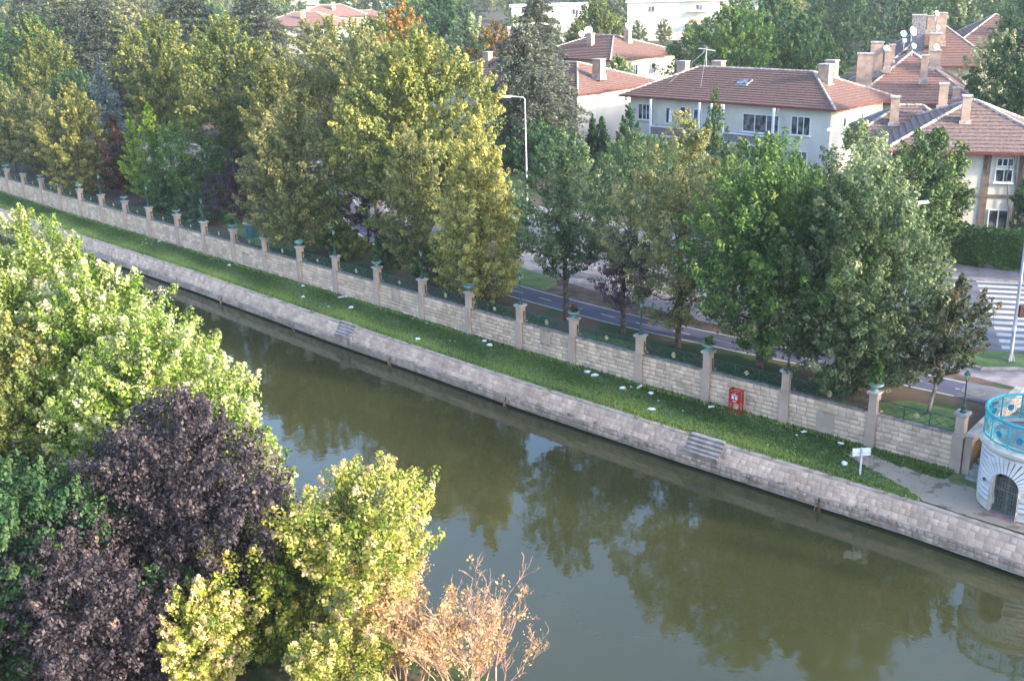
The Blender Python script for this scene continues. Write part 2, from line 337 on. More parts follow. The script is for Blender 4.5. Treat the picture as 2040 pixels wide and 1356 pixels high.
# bare trodden earth by the tower
def patch(name, pts, z, m, kind='structure'):
    b = MB(); b.quad(*[W(t, s, z) for t, s in pts]); o = b.build(name, m); tag(o, kind=kind); return o
path_m = mat('trodden_path', (.36, .285, .22), .95, .1, col2=(.20, .17, .11), scale=1.1, bump=.3, lo=.37, hi=.43, detail=8)
jag = []
for t, s in [(-25, 1.0), (-1.2, 1.0), (-.3, .95), (.8, 1.05), (1.9, 1.0), (2.9, .75), (3.7, .9), (3.9, 1.35), (3.1, 1.75), (2.2, 2.0), (1.4, 2.35), (.6, 2.7), (-.2, 3.22), (-2, 3.25), (-25, 2.95)]: jag.append((t, s))
rj = random.Random(2); jj = []
for i in range(len(jag)):
    a, c = jag[i], jag[(i+1) % len(jag)]; n = max(1, int(math.hypot(a[0]-c[0], a[1]-c[1])/.12)) if min(a[0], c[0]) > -2.2 else 1
    for k in range(n): jj.append((a[0]+(c[0]-a[0])*k/n+(rj.gauss(0, .05) if k else 0), a[1]+(c[1]-a[1])*k/n+(rj.gauss(0, .05) if k else 0)))
path = patch('path', jj, .055, path_m)
rng = np.random.default_rng(31); n = 2600
t = rng.random(n)**1.2*80; k = rng.random(n); s_ = np.array([bw(x) for x in t])*(1-k)+np.array([ew(x) for x in t])*k
P = L0[None]+D_[None]*t[:, None]+N_[None]*s_[:, None]; V = np.zeros((n, 4, 3)); th = rng.random(n)*6.28; sz = .02+.035*rng.random(n)
for j in range(4): V[:, j, 0] = P[:, 0]+np.cos(th+j*1.571)*sz*(1 if j % 2 else .6); V[:, j, 1] = P[:, 1]+np.sin(th+j*1.571)*sz*(1 if j % 2 else .6); V[:, j, 2] = .07+.03*rng.random(n)
leaf_dry = mat('fallen_leaf', (.42, .36, .16), .8, .2, col2=(.22, .14, .06), scale=9)
tag(npmesh('fallen_leaves', V.reshape(-1, 3), np.arange(n*4).reshape(-1, 4), leaf_dry), 'fallen dry leaves sprinkled over the mown grass strip', 'leaves', kind='stuff')

# -- embankment of the far side and of the near side
T_ST = [(33.0, 34.4), (8.15, 9.85)]        # stairs cut in the slope
def in_st(t): return any(a < t < b for a, b in T_ST)
def profile(t, sign=1, off=0):             # (s, z) points from the lawn down to the water
    e = ew(t) if sign > 0 else ns(t)+.6
    return [(e+sign*o_, z) for o_, z in ((-.02, .02), (.24, .035), (.24, -.03), (.27, -.05), (.62, -.66), (.68, -.66), (.68, -.72), (.70, -1.1), (.70, -1.14), (.38, -1.16), (.38, -1.7))]
def strip(name, k0, k1, m, ts, sign=1):
    b = MB()
    for i in range(len(ts)-1):
        t0, t1 = ts[i], ts[i+1]
        if sign > 0 and in_st((t0+t1)/2) and k1 <= 6: continue
        P, Q = profile(t0, sign), profile(t1, sign)
        for k in range(k0, k1):
            q = [W(t0, *P[k]), W(t0, *P[k+1]), W(t1, *Q[k+1]), W(t1, *Q[k])]
            b.quad(*(q if sign > 0 else q[::-1]))
    return b.build(name, m)
TE = sorted(set([-60, -40, -25, -18]+list(np.arange(-14, 131, 1.0))+[33.0, 34.4, 8.15, 9.85]+[150, 175, 200, 250, 400]))
emb = empty('canal_embankment', W(20, 3.6, 0), 'sloped stone block embankment with pink coping above the green water, far bank', 'embankment')
pk_cop = mat('pink_coping', (.48, .37, .30), .9, .2, var=.15, scale=2)
def adopt(o, p):
    o.parent = p; o.matrix_parent_inverse = Matrix.LocRotScale(p.location, p.rotation_euler, None).inverted(); return o
for a_, c_ in ((-60, 8.15), (9.85, 33.0), (34.4, 400)):
    T3 = [t for t in TE if a_ <= t <= c_]
    adopt(strip('coping', 0, 3, pk_cop, T3), emb); adopt(strip('slope', 3, 4, mortar, T3), emb); adopt(strip('ledge', 4, 6, pk_cop, T3), emb)
adopt(strip('toe', 6, 7, mortar, TE), emb)
adopt(strip('toe_lip', 7, 8, concrete, TE), emb)
adopt(strip('footing', 8, 10, dark_conc, TE), emb)
emn = empty('near_embankment', W(10, 18.7, 0), 'sloped stone embankment below the near trees, glimpsed through their leaves', 'embankment')
TN = [t for t in TE if t < 132 and (t % 4 == 0 or t < -14)]+[200, 400]
adopt(strip('slope', 0, 6, pk_cop, TN, -1), emn); adopt(strip('toe', 6, 10, mortar, TN, -1), emn)
def blocks(tr, rows, surf, m, name, parent, wmin=.28, wmax=.55, gap=.012, bul=.035, skip=None, seed=1, var=.4):
    r = random.Random(seed); V = []; F = []
    for (v0, v1) in rows:
        t = tr[0]+r.random()*.2
        while t < tr[1]:
            w = r.uniform(wmin, wmax); t2 = min(t+w, tr[1])
            if skip and (skip(t) or skip(t2) or skip((t+t2)/2)): t = t2; continue
            sp = r.random() < var
            for (a, b) in (((v0, (v0+v1)/2), ((v0+v1)/2, v1)) if sp and r.random() < .3 else ((v0, v1),)):
                n = len(V); h = bul*r.uniform(.5, 1.3); g_ = gap; iv = min(.035, (b[0] if isinstance(b, tuple) else b)-a)/1 if False else .03
                du = g_; dv = g_/1.0
                A = [(t+du, a+dv), (t2-du, a+dv), (t2-du, b-dv), (t+du, b-dv)]
                k = .028+r.random()*.02
                B = [(t+du+k, a+dv+k), (t2-du-k, a+dv+k), (t2-du-k, b-dv-k), (t+du+k, b-dv-k)]
                V += [surf(x, y, .004) for x, y in A]; V += [surf(x, y, h*r.uniform(.6, 1.2)) for x, y in B]
                F += [(n+4, n+5, n+6, n+7)]+[(n+i, n+(i+1) % 4, n+4+(i+1) % 4, n+4+i) for i in range(4)]
            t = t2
    at = np.repeat(np.random.default_rng(seed).random(len(V)//8), 8)
    return npmesh(name, V, F, m, parent, attr=at)
def surf_slope(t, v, h):                  # v 0..1 down the slope of .75 m
    e = ew(t); s0, z0, s1, z1 = e+.27, -.05, e+.62, -.66; k = v/.70
    return W(t, s0+(s1-s0)*k+h*.87, z0+(z1-z0)*k+h*.5)
def surf_toe(t, v, h):
    e = ew(t); k = v/.38; return W(t, e+.68+.02*k+h, -.72-.38*k)
adopt(blocks((-25, 125), [(0.0, .235), (.235, .47), (.47, .70)], surf_slope, bank_st, 'slope_stones', None, .18, .40, .005, .022, in_st, 3), emb)
adopt(blocks((-25, 125), [(0.0, .19), (.19, .38)], surf_toe, bank_lo, 'toe_stones', None, .16, .38, .007, .04, None, 4), emb)
for i, (a, b_) in enumerate(T_ST):
    st = empty('embankment_steps', W((a+b_)/2, ew((a+b_)/2), 0), ['worn grey steps leading down the bank behind the floating debris, the farther flight', 'wide pale concrete steps in the embankment, the flight nearer the white sign'][i], 'steps')
    for k in range(5):
        m_ = MB(); t0, t1 = a, b_
        e0 = ew(a)+.0+.14*k-.02; e1 = ew(b_)+.0+.14*k-.02
        z1 = .05-.14*k; ex = .16 if k < 4 else .13
        m_.hexa([W(t0, e0, z1-.5), W(t0, e0+ex, z1-.5), W(t1, e1+ex, z1-.5), W(t1, e1, z1-.5)][::-1], [W(t0, e0, z1), W(t0, e0+ex, z1), W(t1, e1+ex, z1), W(t1, e1, z1)][::-1])
        sp_ = adopt(m_.build('step', bank_lo), st)
        m_ = MB(); m_.hexa([W(t0+.02, e0-.01, z1+.002), W(t0+.02, e0+ex+.035, z1+.002), W(t1-.02, e1+ex+.035, z1+.002), W(t1-.02, e1-.01, z1+.002)][::-1], [W(t0+.02, e0-.01, z1+.05), W(t0+.02, e0+ex+.035, z1+.05), W(t1-.02, e1+ex+.035, z1+.05), W(t1-.02, e1-.01, z1+.05)][::-1])
        adopt(m_.build('tread', concrete), st)
    for tt in (a-.1, b_):
        m_ = MB(); e = ew(tt)
        m_.hexa([W(tt, e-.05, -.7), W(tt, e+.64, -.75), W(tt+.1, e+.64, -.75), W(tt+.1, e-.05, -.7)][::-1], [W(tt, e-.05, .06), W(tt, e+.64, -.58), W(tt+.1, e+.64, -.58), W(tt+.1, e-.05, .06)][::-1])
        adopt(m_.build('side_kerb', pk_cop), st)

# -- retaining wall with pillars
KT = [0, 3.53, 7.49, 11.47, 15.24, 19.43, 23.11, 27.01, 31.02, 35.23, 39.4, 43.3, 47.39, 51.38, 55.4, 59.3, 63.7, 67.7, 71.9, 76.0, 80.0, 84.16, 88.4, 92.5, 96.6, 100.7, 104.8]
wall = empty('stone_wall', W(40, bw(40), 0), 'long pale rusticated block wall with pillars between the lawn and the trees', 'wall')
b = MB()
for i in range(len(KT)-1):
    a, c = KT[i], KT[i+1]
    b.hexa([W(a, bw(a)-.32, -.3), W(a, bw(a), -.3), W(c, bw(c), -.3), W(c, bw(c)-.32, -.3)][::-1], [W(a, bw(a)-.32, 1.5), W(a, bw(a), 1.5), W(c, bw(c), 1.5), W(c, bw(c)-.32, 1.5)][::-1])
adopt(b.build('wall_core', mortar), wall)
b = MB()
for i in range(len(KT)-1):
    a, c = KT[i]+.2, KT[i+1]-.2
    b.hexa([W(a, bw(a)-.30, 1.5), W(a, bw(a)+.035, 1.5), W(c, bw(c)+.035, 1.5), W(c, bw(c)-.30, 1.5)][::-1], [W(a, bw(a)-.30, 1.56), W(a, bw(a)+.035, 1.56), W(c, bw(c)+.035, 1.56), W(c, bw(c)-.30, 1.56)][::-1])
adopt(b.build('wall_coping', coping_m), wall)
PANEL = [(5.9, 5.2), (30, 0), ]
plain = [(5.15, 5.95, .12, .95), (20.9, 21.6, .75, 1.3), (33.0, 33.8, .7, 1.42), (60.6, 61.2, .5, 1.1), (49.4, 50.3, .3, .9)]
def skipw(t, a=None): return any(abs(t-k) < .25 for k in KT)
R_ = [(z, z+.205) for z in (0.02, .225, .43, .635, .84, 1.045)]+[(1.25, 1.49)]
for i in range(len(KT)-1):
    a, c = KT[i]+.21, KT[i+1]-.21
    pl = [p for p in plain if a < p[0] < c]
    for j, rw in enumerate(R_):
        segs = [(a, c)]
        for p in pl:
            if rw[0] < p[3]-.02 and rw[1] > p[2]+.02: segs = [(a, p[0]), (p[1], c)]
        for q, sg in enumerate(segs):
            r = random.Random(i*37+j*5+q)
    # one mesh of stones per bay
    V = []; F = []
    r = random.Random(i)
    for rw in R_:
        segs = [(a, c)]
        for p in pl:
            if rw[0] < p[3]-.02 and rw[1] > p[2]+.02: segs = [(a, p[0]), (p[1], c)]
        for s0, s1 in segs:
            t = s0
            while t < s1-.04:
                w = r.uniform(.26, .58); t2 = t+w
                if t2 > s1-.15: t2 = s1
                cells = [(rw[0], rw[1])]
                n = len(V); h = .035*r.uniform(.5, 1.4); k = .03+r.random()*.015; gp = .009
                for (z0, z1) in cells:
                    A = [(t+gp, z0+gp), (t2-gp, z0+gp), (t2-gp, z1-gp), (t+gp, z1-gp)]
                    B = [(t+gp+k, z0+gp+k), (t2-gp-k, z0+gp+k), (t2-gp-k, z1-gp-k), (t+gp+k, z1-gp-k)]
                    V += [W(x, bw(x)+.004, y) for x, y in A]+[W(x, bw(x)+h*r.uniform(.5, 1.3), y) for x, y in B]
                    F += [(n+4, n+5, n+6, n+7)]+[(n+m, n+(m+1) % 4, n+4+(m+1) % 4, n+4+m) for m in range(4)]
                t = t2
    adopt(npmesh('stone_blocks', V, F, stone, attr=np.repeat(np.random.default_rng(i).random(len(V)//8), 8)), wall)
    for p in pl:
        b = MB(); b.hexa([W(p[0], bw(p[0])-.05, p[2]), W(p[0], bw(p[0])+.02, p[2]), W(p[1], bw(p[1])+.02, p[2]), W(p[1], bw(p[1])-.05, p[2])][::-1], [W(p[0], bw(p[0])-.05, p[3]), W(p[0], bw(p[0])+.02, p[3]), W(p[1], bw(p[1])+.02, p[3]), W(p[1], bw(p[1])-.05, p[3])][::-1])
        adopt(b.build('smooth_panel', stone_s), wall)
def slope_ang(t): return math.atan2(bw(t+1)-bw(t-1), 2)
pill = MB(); pill.box(-.21, .21, -.40, .11, -.3, 1.54); pill.box(-.25, .25, -.43, .15, 1.54, 1.60); pill.box(-.17, .17, -.33, .05, 1.60, 2.36)
pill0 = pill.build('pillar', stone_s, wall)
pc = MB(); pc.box(-.20, .20, -.36, .08, 2.36, 2.41); pc.box(-.25, .25, -.41, .13, 2.41, 2.50)
pcap = pc.build('pillar_cap', concrete, pill0)
ROTW = Matrix.Rotation(math.atan2(D_[1], D_[0]), 3, 'Z')
def place_local(o, t, z=0, s=None):        # local x = +t, local y = +s
    p = W(t, bw(t) if s is None else s, z); ang = math.atan2(D_[1], D_[0])
    return p, ang
inv = Matrix.LocRotScale(wall.location, wall.rotation_euler, None).inverted()
for i, t in enumerate(KT):
    o = pill0 if i == 0 else pill0.copy()
    if i: C.objects.link(o); c_ = pcap.copy(); C.objects.link(c_); c_.parent = o
    o.location = W(t, bw(t), 0); o.rotation_euler = (0, 0, math.atan2(D_[1], D_[0])+slope_ang(t)); o.parent = wall; o.matrix_parent_inverse = inv
ANG = math.atan2(D_[1], D_[0])             # +X local = +t ; +Y local = +s (towards water)? checked below
# -- lattice fence panels on the wall
def fence_panel(i):
    a, c = KT[i]+.19, KT[i+1]-.19; L = c-a; t = (a+c)/2
    e = empty('lattice_fence', W(t, (bw(a)+bw(c))/2-.16, 1.56), 'green lattice panel with ochre medallion, '+FENCE_WHERE(i), 'fence', 'lattice panels along the wall', ANG+slope_ang(t))
    f = MB(); x0, x1 = -L/2, L/2; H_ = .60
    for z in (.05, H_-.02): f.box(x0, x1, -.015, .015, z-.015, z+.015)
    for x in (x0+.02, x0+L/3, x0+2*L/3, x1-.02): f.box(x-.016, x+.016, -.018, .018, 0, H_)
    f.build('fence_frame', green_lat, e)
    l = MB(); sp = .46; z0, z1 = .06, H_-.04; hh = z1-z0; w = .011
    n = int((L+hh)/sp)+1
    for k in range(n+1):
        for sg in (1, -1):
            xa = x0-hh+k*sp; xb = xa+hh*1.4
            pa, pb = [xa, z0], [xb, z1]
            def at(x): return z0+(x-xa)/(xb-xa)*hh
            if pb[0] <= x0 or pa[0] >= x1: continue
            if pa[0] < x0: pa = [x0, at(x0)]
            if pb[0] > x1: pb = [x1, at(x1)]
            if sg < 0: pa[0], pb[0] = -pa[0], -pb[0]
            y = .012*sg; dx = pb[0]-pa[0]; dz = pb[1]-pa[1]; q = math.hypot(dx, dz)
            if q < .05: continue
            nx, nz = -dz/q*w, dx/q*w
            ring = lambda yy: [(pa[0]+nx, yy, pa[1]+nz), (pb[0]+nx, yy, pb[1]+nz), (pb[0]-nx, yy, pb[1]-nz), (pa[0]-nx, yy, pa[1]-nz)]
            l.hexa(ring(y-.006), ring(y+.006))
    l.build('lattice', green_lat, e)
    m_ = MB(); cz = .31; r_ = .13; dia = i % 2 == 0
    nn = 4 if dia else 14
    ring = lambda yy, rr: [(rr*math.cos(2*math.pi*k/nn)*(.85 if not dia else 1), yy, cz+rr*math.sin(2*math.pi*k/nn)*(1.15 if not dia else 1)) for k in range(nn)]
    m_.hexa(ring(.022, r_), ring(.045, r_)); m_.hexa(ring(.046, r_*.55), ring(.056, r_*.5))
    m_.build('medallion', gold_m, e); return e
def FENCE_WHERE(i):
    w = ['beside the end pillar', 'above the smooth wall panel', 'above the red lifebuoy stand', 'next left of the red stand bay', 'fifth bay from the tower']
    return w[i] if i < 5 else '%s bay from the tower' % ORD[i+1]
ORD = ['', 'first', 'second', 'third', 'fourth', 'fifth', 'sixth', 'seventh', 'eighth', 'ninth', 'tenth', 'eleventh', 'twelfth', 'thirteenth', 'fourteenth', 'fifteenth', 'sixteenth', 'seventeenth', 'eighteenth', 'nineteenth', 'twentieth', 'twenty-first', 'twenty-second', 'twenty-third', 'twenty-fourth', 'twenty-fifth', 'twenty-sixth', 'twenty-seventh']
for i in range(len(KT)-2): fence_panel(i)
# -- lamps and planters on the pillars
def make_lamp():
    e = empty('park_lamp', (0, 0, 0), 'x', 'lamp', 'green heritage lamps on the wall pillars')
    b = MB(); b.lathe((0, 0, 0), [(0, 0), (.13, 0), (.13, .05), (.09, .09), (.075, .2), (.085, .24), (.05, .30), (.035, .5), (.05, .53), (.032, .56), (.026, 1.25), (.045, 1.28), (.03, 1.31), (0, 1.32)], 10)
    b.build('lamp_post', green_met, e, True)
    b = MB(); b.lathe((0, 0, 1.32), [(.04, 0), (.10, .22), (.0, .22)], 6); b.build('lantern_glass', mat('lantern_glass', (.30, .38, .38), .2, .6), e)
    b = MB()
    for k in range(6):
        th = math.pi/3*k; b.tube([(.042*math.cos(th), .042*math.sin(th), 1.31), (.105*math.cos(th), .105*math.sin(th), 1.55)], .009, 4)
    b.lathe((0, 0, 1.54), [(.0, -.01), (.135, 0), (.13, .025), (.06, .11), (.025, .13), (.03, .17), (0, .21)], 6)
    b.build('lantern_hood', green_met, e); return e
def make_planter():
    e = empty('bowl_planter', (0, 0, 0), 'x', 'planter', 'green bowl planters on the wall pillars'); e.scale = (1.0,)*3
    b = MB(); b.lathe((0, 0, 0), [(0, 0), (.14, 0), (.14, .03), (.07, .08), (.07, .11), (.15, .15), (.26, .23), (.30, .30), (.31, .33), (.30, .35), (.26, .345), (.25, .30), (0, .30)], 18)
    b.build('bowl', mat('planter_glaze', (.17, .30, .27), .5, .4, var=.3, scale=6), e, True)
    b = MB(); b.lathe((0, 0, .255), [(.278, 0), (.295, .02), (.300, .04), (.285, .03)], 18); b.build('rim_band', mat('planter_band', (.50, .55, .51), .6, .3), e, True)
    return e
lamp0 = make_lamp(); pl0 = make_planter(); firstL = firstP = True
NEAR_L = {0: 'beside the round tower', 2: 'above the pillar right of the red lifebuoy stand', 4: 'by the dark cycle track and purple tree', 6: 'just right of the yellow tree'}
NEAR_P = {1: 'second pillar from the tower', 3: 'beside the red lifebuoy stand', 5: 'with brown dry plants, beside the cycle track', 9: 'among dark shrubs right of a lamp'}
for i, t in enumerate(KT[:-1]):
    s_ = bw(t)-.14
    if i % 2 == 0:
        o = lamp0 if firstL else copy_tree(lamp0); firstL = False
        o['label'] = 'green lantern post on a wall pillar, '+NEAR_L.get(i, '%s pillar counted from the tower' % ORD[i+1])
    else:
        o = pl0 if firstP else copy_tree(pl0); firstP = False
        o['label'] = 'green bowl planter on a wall pillar, '+NEAR_P.get(i, '%s pillar counted from the tower' % ORD[i+1])
    o.location = W(t, s_, 2.50); o.rotation_euler = (0, 0, i*.7)
LM['rust2'] = leafmat('bronze_green_leaves', [(0, (.035, .055, .025)), (.5, (.095, .11, .055)), (.85, (.20, .17, .09)), (1, (.42, .20, .08))])
# ---------------------------------------------------------------- foliage builders
def leaves(P, Nrm, size, rng, asp=.62, tipdir=None):
    n = len(P); Nrm = Nrm/np.linalg.norm(Nrm, axis=1, keepdims=True)
    r = rng.normal(size=(n, 3)) if tipdir is None else tipdir+rng.normal(size=(n, 3))*.45
    u = np.cross(Nrm, r); u /= np.linalg.norm(u, axis=1, keepdims=True)+1e-9; v = np.cross(u, Nrm)
    s = (size*(.45+1.0*rng.random(n)**1.3))[:, None]
    V = np.empty((n, 4, 3)); V[:, 0] = P-v*s*.5; V[:, 1] = P+u*s*asp*.5+Nrm*s*.12; V[:, 2] = P+v*s*.5; V[:, 3] = P-u*s*asp*.5+Nrm*s*.12
    return V.reshape(-1, 3)
PROF = {
 'cone': lambda u: np.interp(u, [0, .08, .25, .5, .75, .92, 1], [.45, .8, 1, .8, .5, .22, .04]),
 'ovoid': lambda u: np.interp(u, [0, .12, .35, .6, .8, .93, 1], [.4, .78, 1, .95, .7, .38, .08]),
 'round': lambda u: np.interp(u, [0, .1, .3, .6, .85, 1], [.45, .8, 1, .95, .62, .12]),
 'column': lambda u: np.interp(u, [0, .1, .4, .7, .9, 1], [.6, .9, 1, .8, .4, .05]),
 'vase': lambda u: np.interp(u, [0, .2, .5, .8, 1], [.3, .6, 1, .95, .3]),
}
def crown(seed, h0, h1, R, prof='ovoid', n=150, per=60, leaf=.2, cl=1.0, drop=.0, tbias=.0, lobe=.30, up=.5, spread=.42, inner=.25, sub2=True):
    rng = np.random.default_rng(seed); f = PROF[prof]
    uu = rng.random(n*6); keep = rng.random(n*6) < (f(uu)**1.3+.06); uu = uu[keep][:n]; n = len(uu)
    uu[:3] = [.97, .9, .93]
    ph = rng.random(n)*2*np.pi; ph0 = rng.random(6)*6.28
    lob = 1+lobe*(np.sin(2*ph+ph0[0]+3*uu)+np.sin(3*ph+ph0[1]-5*uu)*.7+np.sin(5*ph+ph0[2]+9*uu)*.5)/1.5
    rho = np.where(rng.random(n) < inner, rng.random(n)*.7, .72+.3*rng.random(n))
    env = R*f(uu)*lob
    out = np.c_[np.cos(ph), np.sin(ph), np.zeros(n)]
    c = out*(env*rho)[:, None]; c[:, 2] = h0+(h1-h0)*uu
    el = np.interp(uu, [0, .5, 1], [up*.3, up, 1.35])+rng.normal(0, .2, n)
    ax = out*np.cos(el)[:, None]; ax[:, 2] = np.sin(el); L = cl*(.6+.8*rng.random(n))*np.interp(f(uu), [0, .5, 1], [.6, .9, 1])
    tipc = c
    a = rng.random((n, per))**.75; base = c-ax*(L*.85)[:, None]
    rr = (spread*L)[:, None]*(1-a*.8)*np.sqrt(rng.random((n, per)))
    pr = rng.normal(size=(n, per, 3)); pr -= (pr*ax[:, None]).sum(-1, keepdims=True)*ax[:, None]; pr /= np.linalg.norm(pr, axis=-1, keepdims=True)+1e-9
    P = base[:, None]+ax[:, None]*(L[:, None]*a)[..., None]+pr*rr[..., None]; P[..., 2] -= drop*(rr+.0)
    Nn = pr*.55+ax[:, None]*.25+np.array([0, 0, .55])+rng.normal(size=P.shape)*.45
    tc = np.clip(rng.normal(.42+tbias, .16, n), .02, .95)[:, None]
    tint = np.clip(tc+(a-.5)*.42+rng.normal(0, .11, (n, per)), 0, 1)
    P = P.reshape(-1, 3); V = leaves(P, Nn.reshape(-1, 3), np.full(len(P), leaf), rng, tipdir=np.array([0, 0, -.6]))
    return V, np.repeat(tint.ravel(), 4), base
def conifer(seed, h0, h1, R, tiers=26, nb=7, leaf=.32, droop=.25, prof=None, wid=.34, density=46, slope=.1, gaps=.15):
    rng = np.random.default_rng(seed); PP = []; NN = []; TT_ = []; TD = []; tips = []
    for i in range(tiers):
        u = (i+rng.random()*.6)/tiers; z = h0+(h1-h0)*u
        rad = R*(np.interp(u, [0, .15, .5, .85, 1], [.75, 1, .72, .25, .03]) if prof is None else np.interp(u, *prof))
        k = max(3, int(nb*(.5+rad/R)))
        ph = rng.random()*6.28
        for j in range(k):
            if rng.random() < gaps: continue
            th = ph+j*6.283/k+rng.normal(0, .2); L = rad*rng.uniform(.5, 1.2); d = np.array([math.cos(th), math.sin(th), slope]); sd_ = np.array([-math.sin(th), math.cos(th), 0])
            m = max(6, int(density*L/R)); a = rng.random(m)**.7; w = wid*L*(1-a*.75)*(.25+.9*(a > .12))
            off = (rng.random(m)*2-1)*w
            P = d*(L*a)[:, None]+sd_*off[:, None]; P[:, 2] += z-droop*L*(a**2)-np.abs(off)*.25+rng.normal(0, .07+.012*R, m)
            PP.append(P); N = np.tile([0, 0, 1.], (m, 1))+rng.normal(size=(m, 3))*.38; NN.append(N)
            TD.append(d*.8+sd_*np.sign(off)[:, None]*.7+np.array([0, 0, -.5])); TT_.append(np.clip(.3+.45*a+rng.normal(0, .13, m)+rng.normal(0, .1), 0, 1)); tips.append((0, 0, z, *(d*(L*.8)+[0, 0, z-droop*L*.6])))
    P = np.concatenate(PP); N = np.concatenate(NN); T = np.concatenate(TT_); TD = np.concatenate(TD)
    V = leaves(P, N, np.full(len(P), leaf), rng, asp=.34, tipdir=TD*2)
    return V, np.repeat(T, 4), tips
def mk_trunk(parent, h, r, targets, m, seed=0, base_h=.25, lean=(0, 0), top=.85, multi=1, nseg=7):
    rr = random.Random(seed); b = MB(); H_ = h*top
    stems = []
    for q in range(multi):
        dx, dy = (rr.uniform(-.12, .12)*h, rr.uniform(-.12, .12)*h) if multi > 1 else (lean[0], lean[1])
        pts = [(0, 0, -.15)]; rad = [r*1.35]; n = 8
        for i in range(n+1):
            k = i/n; pts.append((dx*k+rr.uniform(-.03, .03)*h*.3*k, dy*k+rr.uniform(-.03, .03)*h*.3*k, .1+H_*k)); rad.append(max(.02, r*(1-.85*k)/(1 if multi == 1 else 1.5)))
        b.tube(pts, rad, nseg); stems.append(pts)
    for q, tg in enumerate(targets):
        st = stems[q % multi]; tz = tg[2]
        zs = max(h*base_h, tz-abs(tz)*.28-math.hypot(tg[0], tg[1])*.6); zs = min(zs, H_*.95)
        k = min(len(st)-2, max(1, int(zs/H_*(len(st)-2)+1))); p0 = Vector(st[k]); p1 = Vector(tg)
        mid = p0.lerp(p1, .5)+Vector((rr.uniform(-.1, .1), rr.uniform(-.1, .1), -.06*h*rr.random()))
        r0 = r*.42*(1-.6*k/len(st)); b.tube([p0, p0.lerp(mid, .6), mid, p1], [r0, r0*.75, r0*.55, r0*.15], 5)
    return b.build('trunk', m, parent, True)
def Wp(t, s, z=1.35): return W(t, s, z)
def tree(name, label, cat, loc, h, r, kind='green', cb=None, prof='ovoid', n=None, per=60, leaf=.22, cl=None, seed=None, group=None, trunk_m=None, tr=None, limbs=12, lean=(0, 0), multi=1, top=.82, **kw):
    tree.c += 1; seed = seed if seed is not None else tree.c*7+1
    e = empty(name, loc, label, cat, group)
    cb = h*.22 if cb is None else cb; cl = cl or max(.7, min(1.5, r*.42))
    n = n or int(40+r*(h-cb)*6)
    if 'distant' not in name and 'street' not in name and leaf > .15: n = int(n*1.3); leaf *= .74; per = int(per*1.6)
    V, T, base = crown(seed, cb, h, r, prof, n, per, leaf, cl, **kw)
    if lean != (0, 0): k = np.clip(V[:, 2]/h, 0, 1); V[:, 0] += lean[0]*k; V[:, 1] += lean[1]*k
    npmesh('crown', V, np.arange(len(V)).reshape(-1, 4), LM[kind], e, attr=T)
    rg = random.Random(seed); idx = [rg.randrange(len(base)) for _ in range(limbs)]
    mk_trunk(e, h, tr or max(.09, h*.014), [tuple(base[i]) for i in idx], trunk_m or bark, seed, lean=lean, multi=multi, top=top)
    return e
tree.c = 0
def ctree(name, label, cat, loc, h, r, kind='cedar', cb=None, seed=None, group=None, **kw):
    tree.c += 1; seed = seed if seed is not None else tree.c*7+1
    e = empty(name, loc, label, cat, group); cb = h*.1 if cb is None else cb
    V, T, tips = conifer(seed, cb, h, r, **kw)
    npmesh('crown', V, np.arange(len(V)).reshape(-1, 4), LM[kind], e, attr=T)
    b = MB(); b.tube([(0, 0, -.1), (0, 0, h*.5), (0, 0, h*.97)], [h*.018, h*.011, .02], 8)
    for q in tips[::3]: b.tube([q[:3], ((q[0]+q[3])/2, (q[1]+q[4])/2, (q[2]+q[5])/2+.05), q[3:]], [.045, .03, .012], 4)
    b.build('trunk', bark, e, True); return e
# ---------------------------------------------------------------- trees just behind the wall, left to right
TB = Wp
tree('linden_tree', 'olive green tree at the left picture edge, first behind the far wall', 'tree', TB(96.9, -2.6), 8.9, 3.08, 'olive', 1.0, 'ovoid', leaf=.26, tbias=.08)
tree('linden_tree', 'olive tree left of the tall yellowish tree, over the third far pillar', 'tree', TB(88.2, -2.4), 8.7, 2.74, 'olive', 1.2, 'cone', leaf=.26, tbias=.05)
tree('linden_tree', 'tall yellowish tree hanging over the far wall, next to the rusty bush', 'tree', TB(78.5, -1.2), 10.2, 2.96, 'yellow', .2, 'ovoid', leaf=.26, tbias=.02, cl=1.1)
tree('plum_tree', 'rusty brown narrow tree between the yellowish and the lime green tree', 'tree', TB(76.1, -3.6), 6.9, 2.05, 'rust', .6, 'column', leaf=.22)
tree('young_tree', 'bright lime green narrow tree right behind the far wall', 'tree', TB(70.8, -2.6), 7.6, 1.25, 'lime', 1.0, 'cone', leaf=.22, tbias=.18)
tree('young_tree', 'taller half of the lime green pair behind the far wall', 'tree', TB(68.6, -3.2), 8.6, 1.3, 'lime', 3, 'cone', leaf=.22, tbias=.05)
tree('pine_tree', 'dark olive dense bushy tree between lime tree and purple bush', 'tree', TB(65.2, -3.8), 7.2, 3.42, 'green', .8, 'round', leaf=.22, tbias=-.02, spread=.5)
ctree('pine_tree', 'dark pine with layered boughs behind the purple bush', 'tree', TB(61.5, -8.5), 10.5, 3.6, 'conifb', 1.5, tiers=20, nb=8, droop=.12, leaf=.34)
tree('plum_tree', 'deep purple leafed bushy tree behind the far wall', 'tree', TB(57.4, -4.0), 4.9, 2.39, 'purple', .4, 'round', leaf=.18, tbias=.0)
tree('linden_tree', 'big pale yellow green tree with drooping foot above the middle wall', 'tree', TB(46.0, -1.7), 10.4, 3.76, 'olive', .5, 'ovoid', leaf=.25, tbias=.2, n=330)
tree('linden_tree', 'broad olive crown left behind the big drooping tree', 'tree', TB(54.5, -6.5), 12.2, 3.65, 'yellow', 4, 'ovoid', leaf=.26, tbias=-.12)
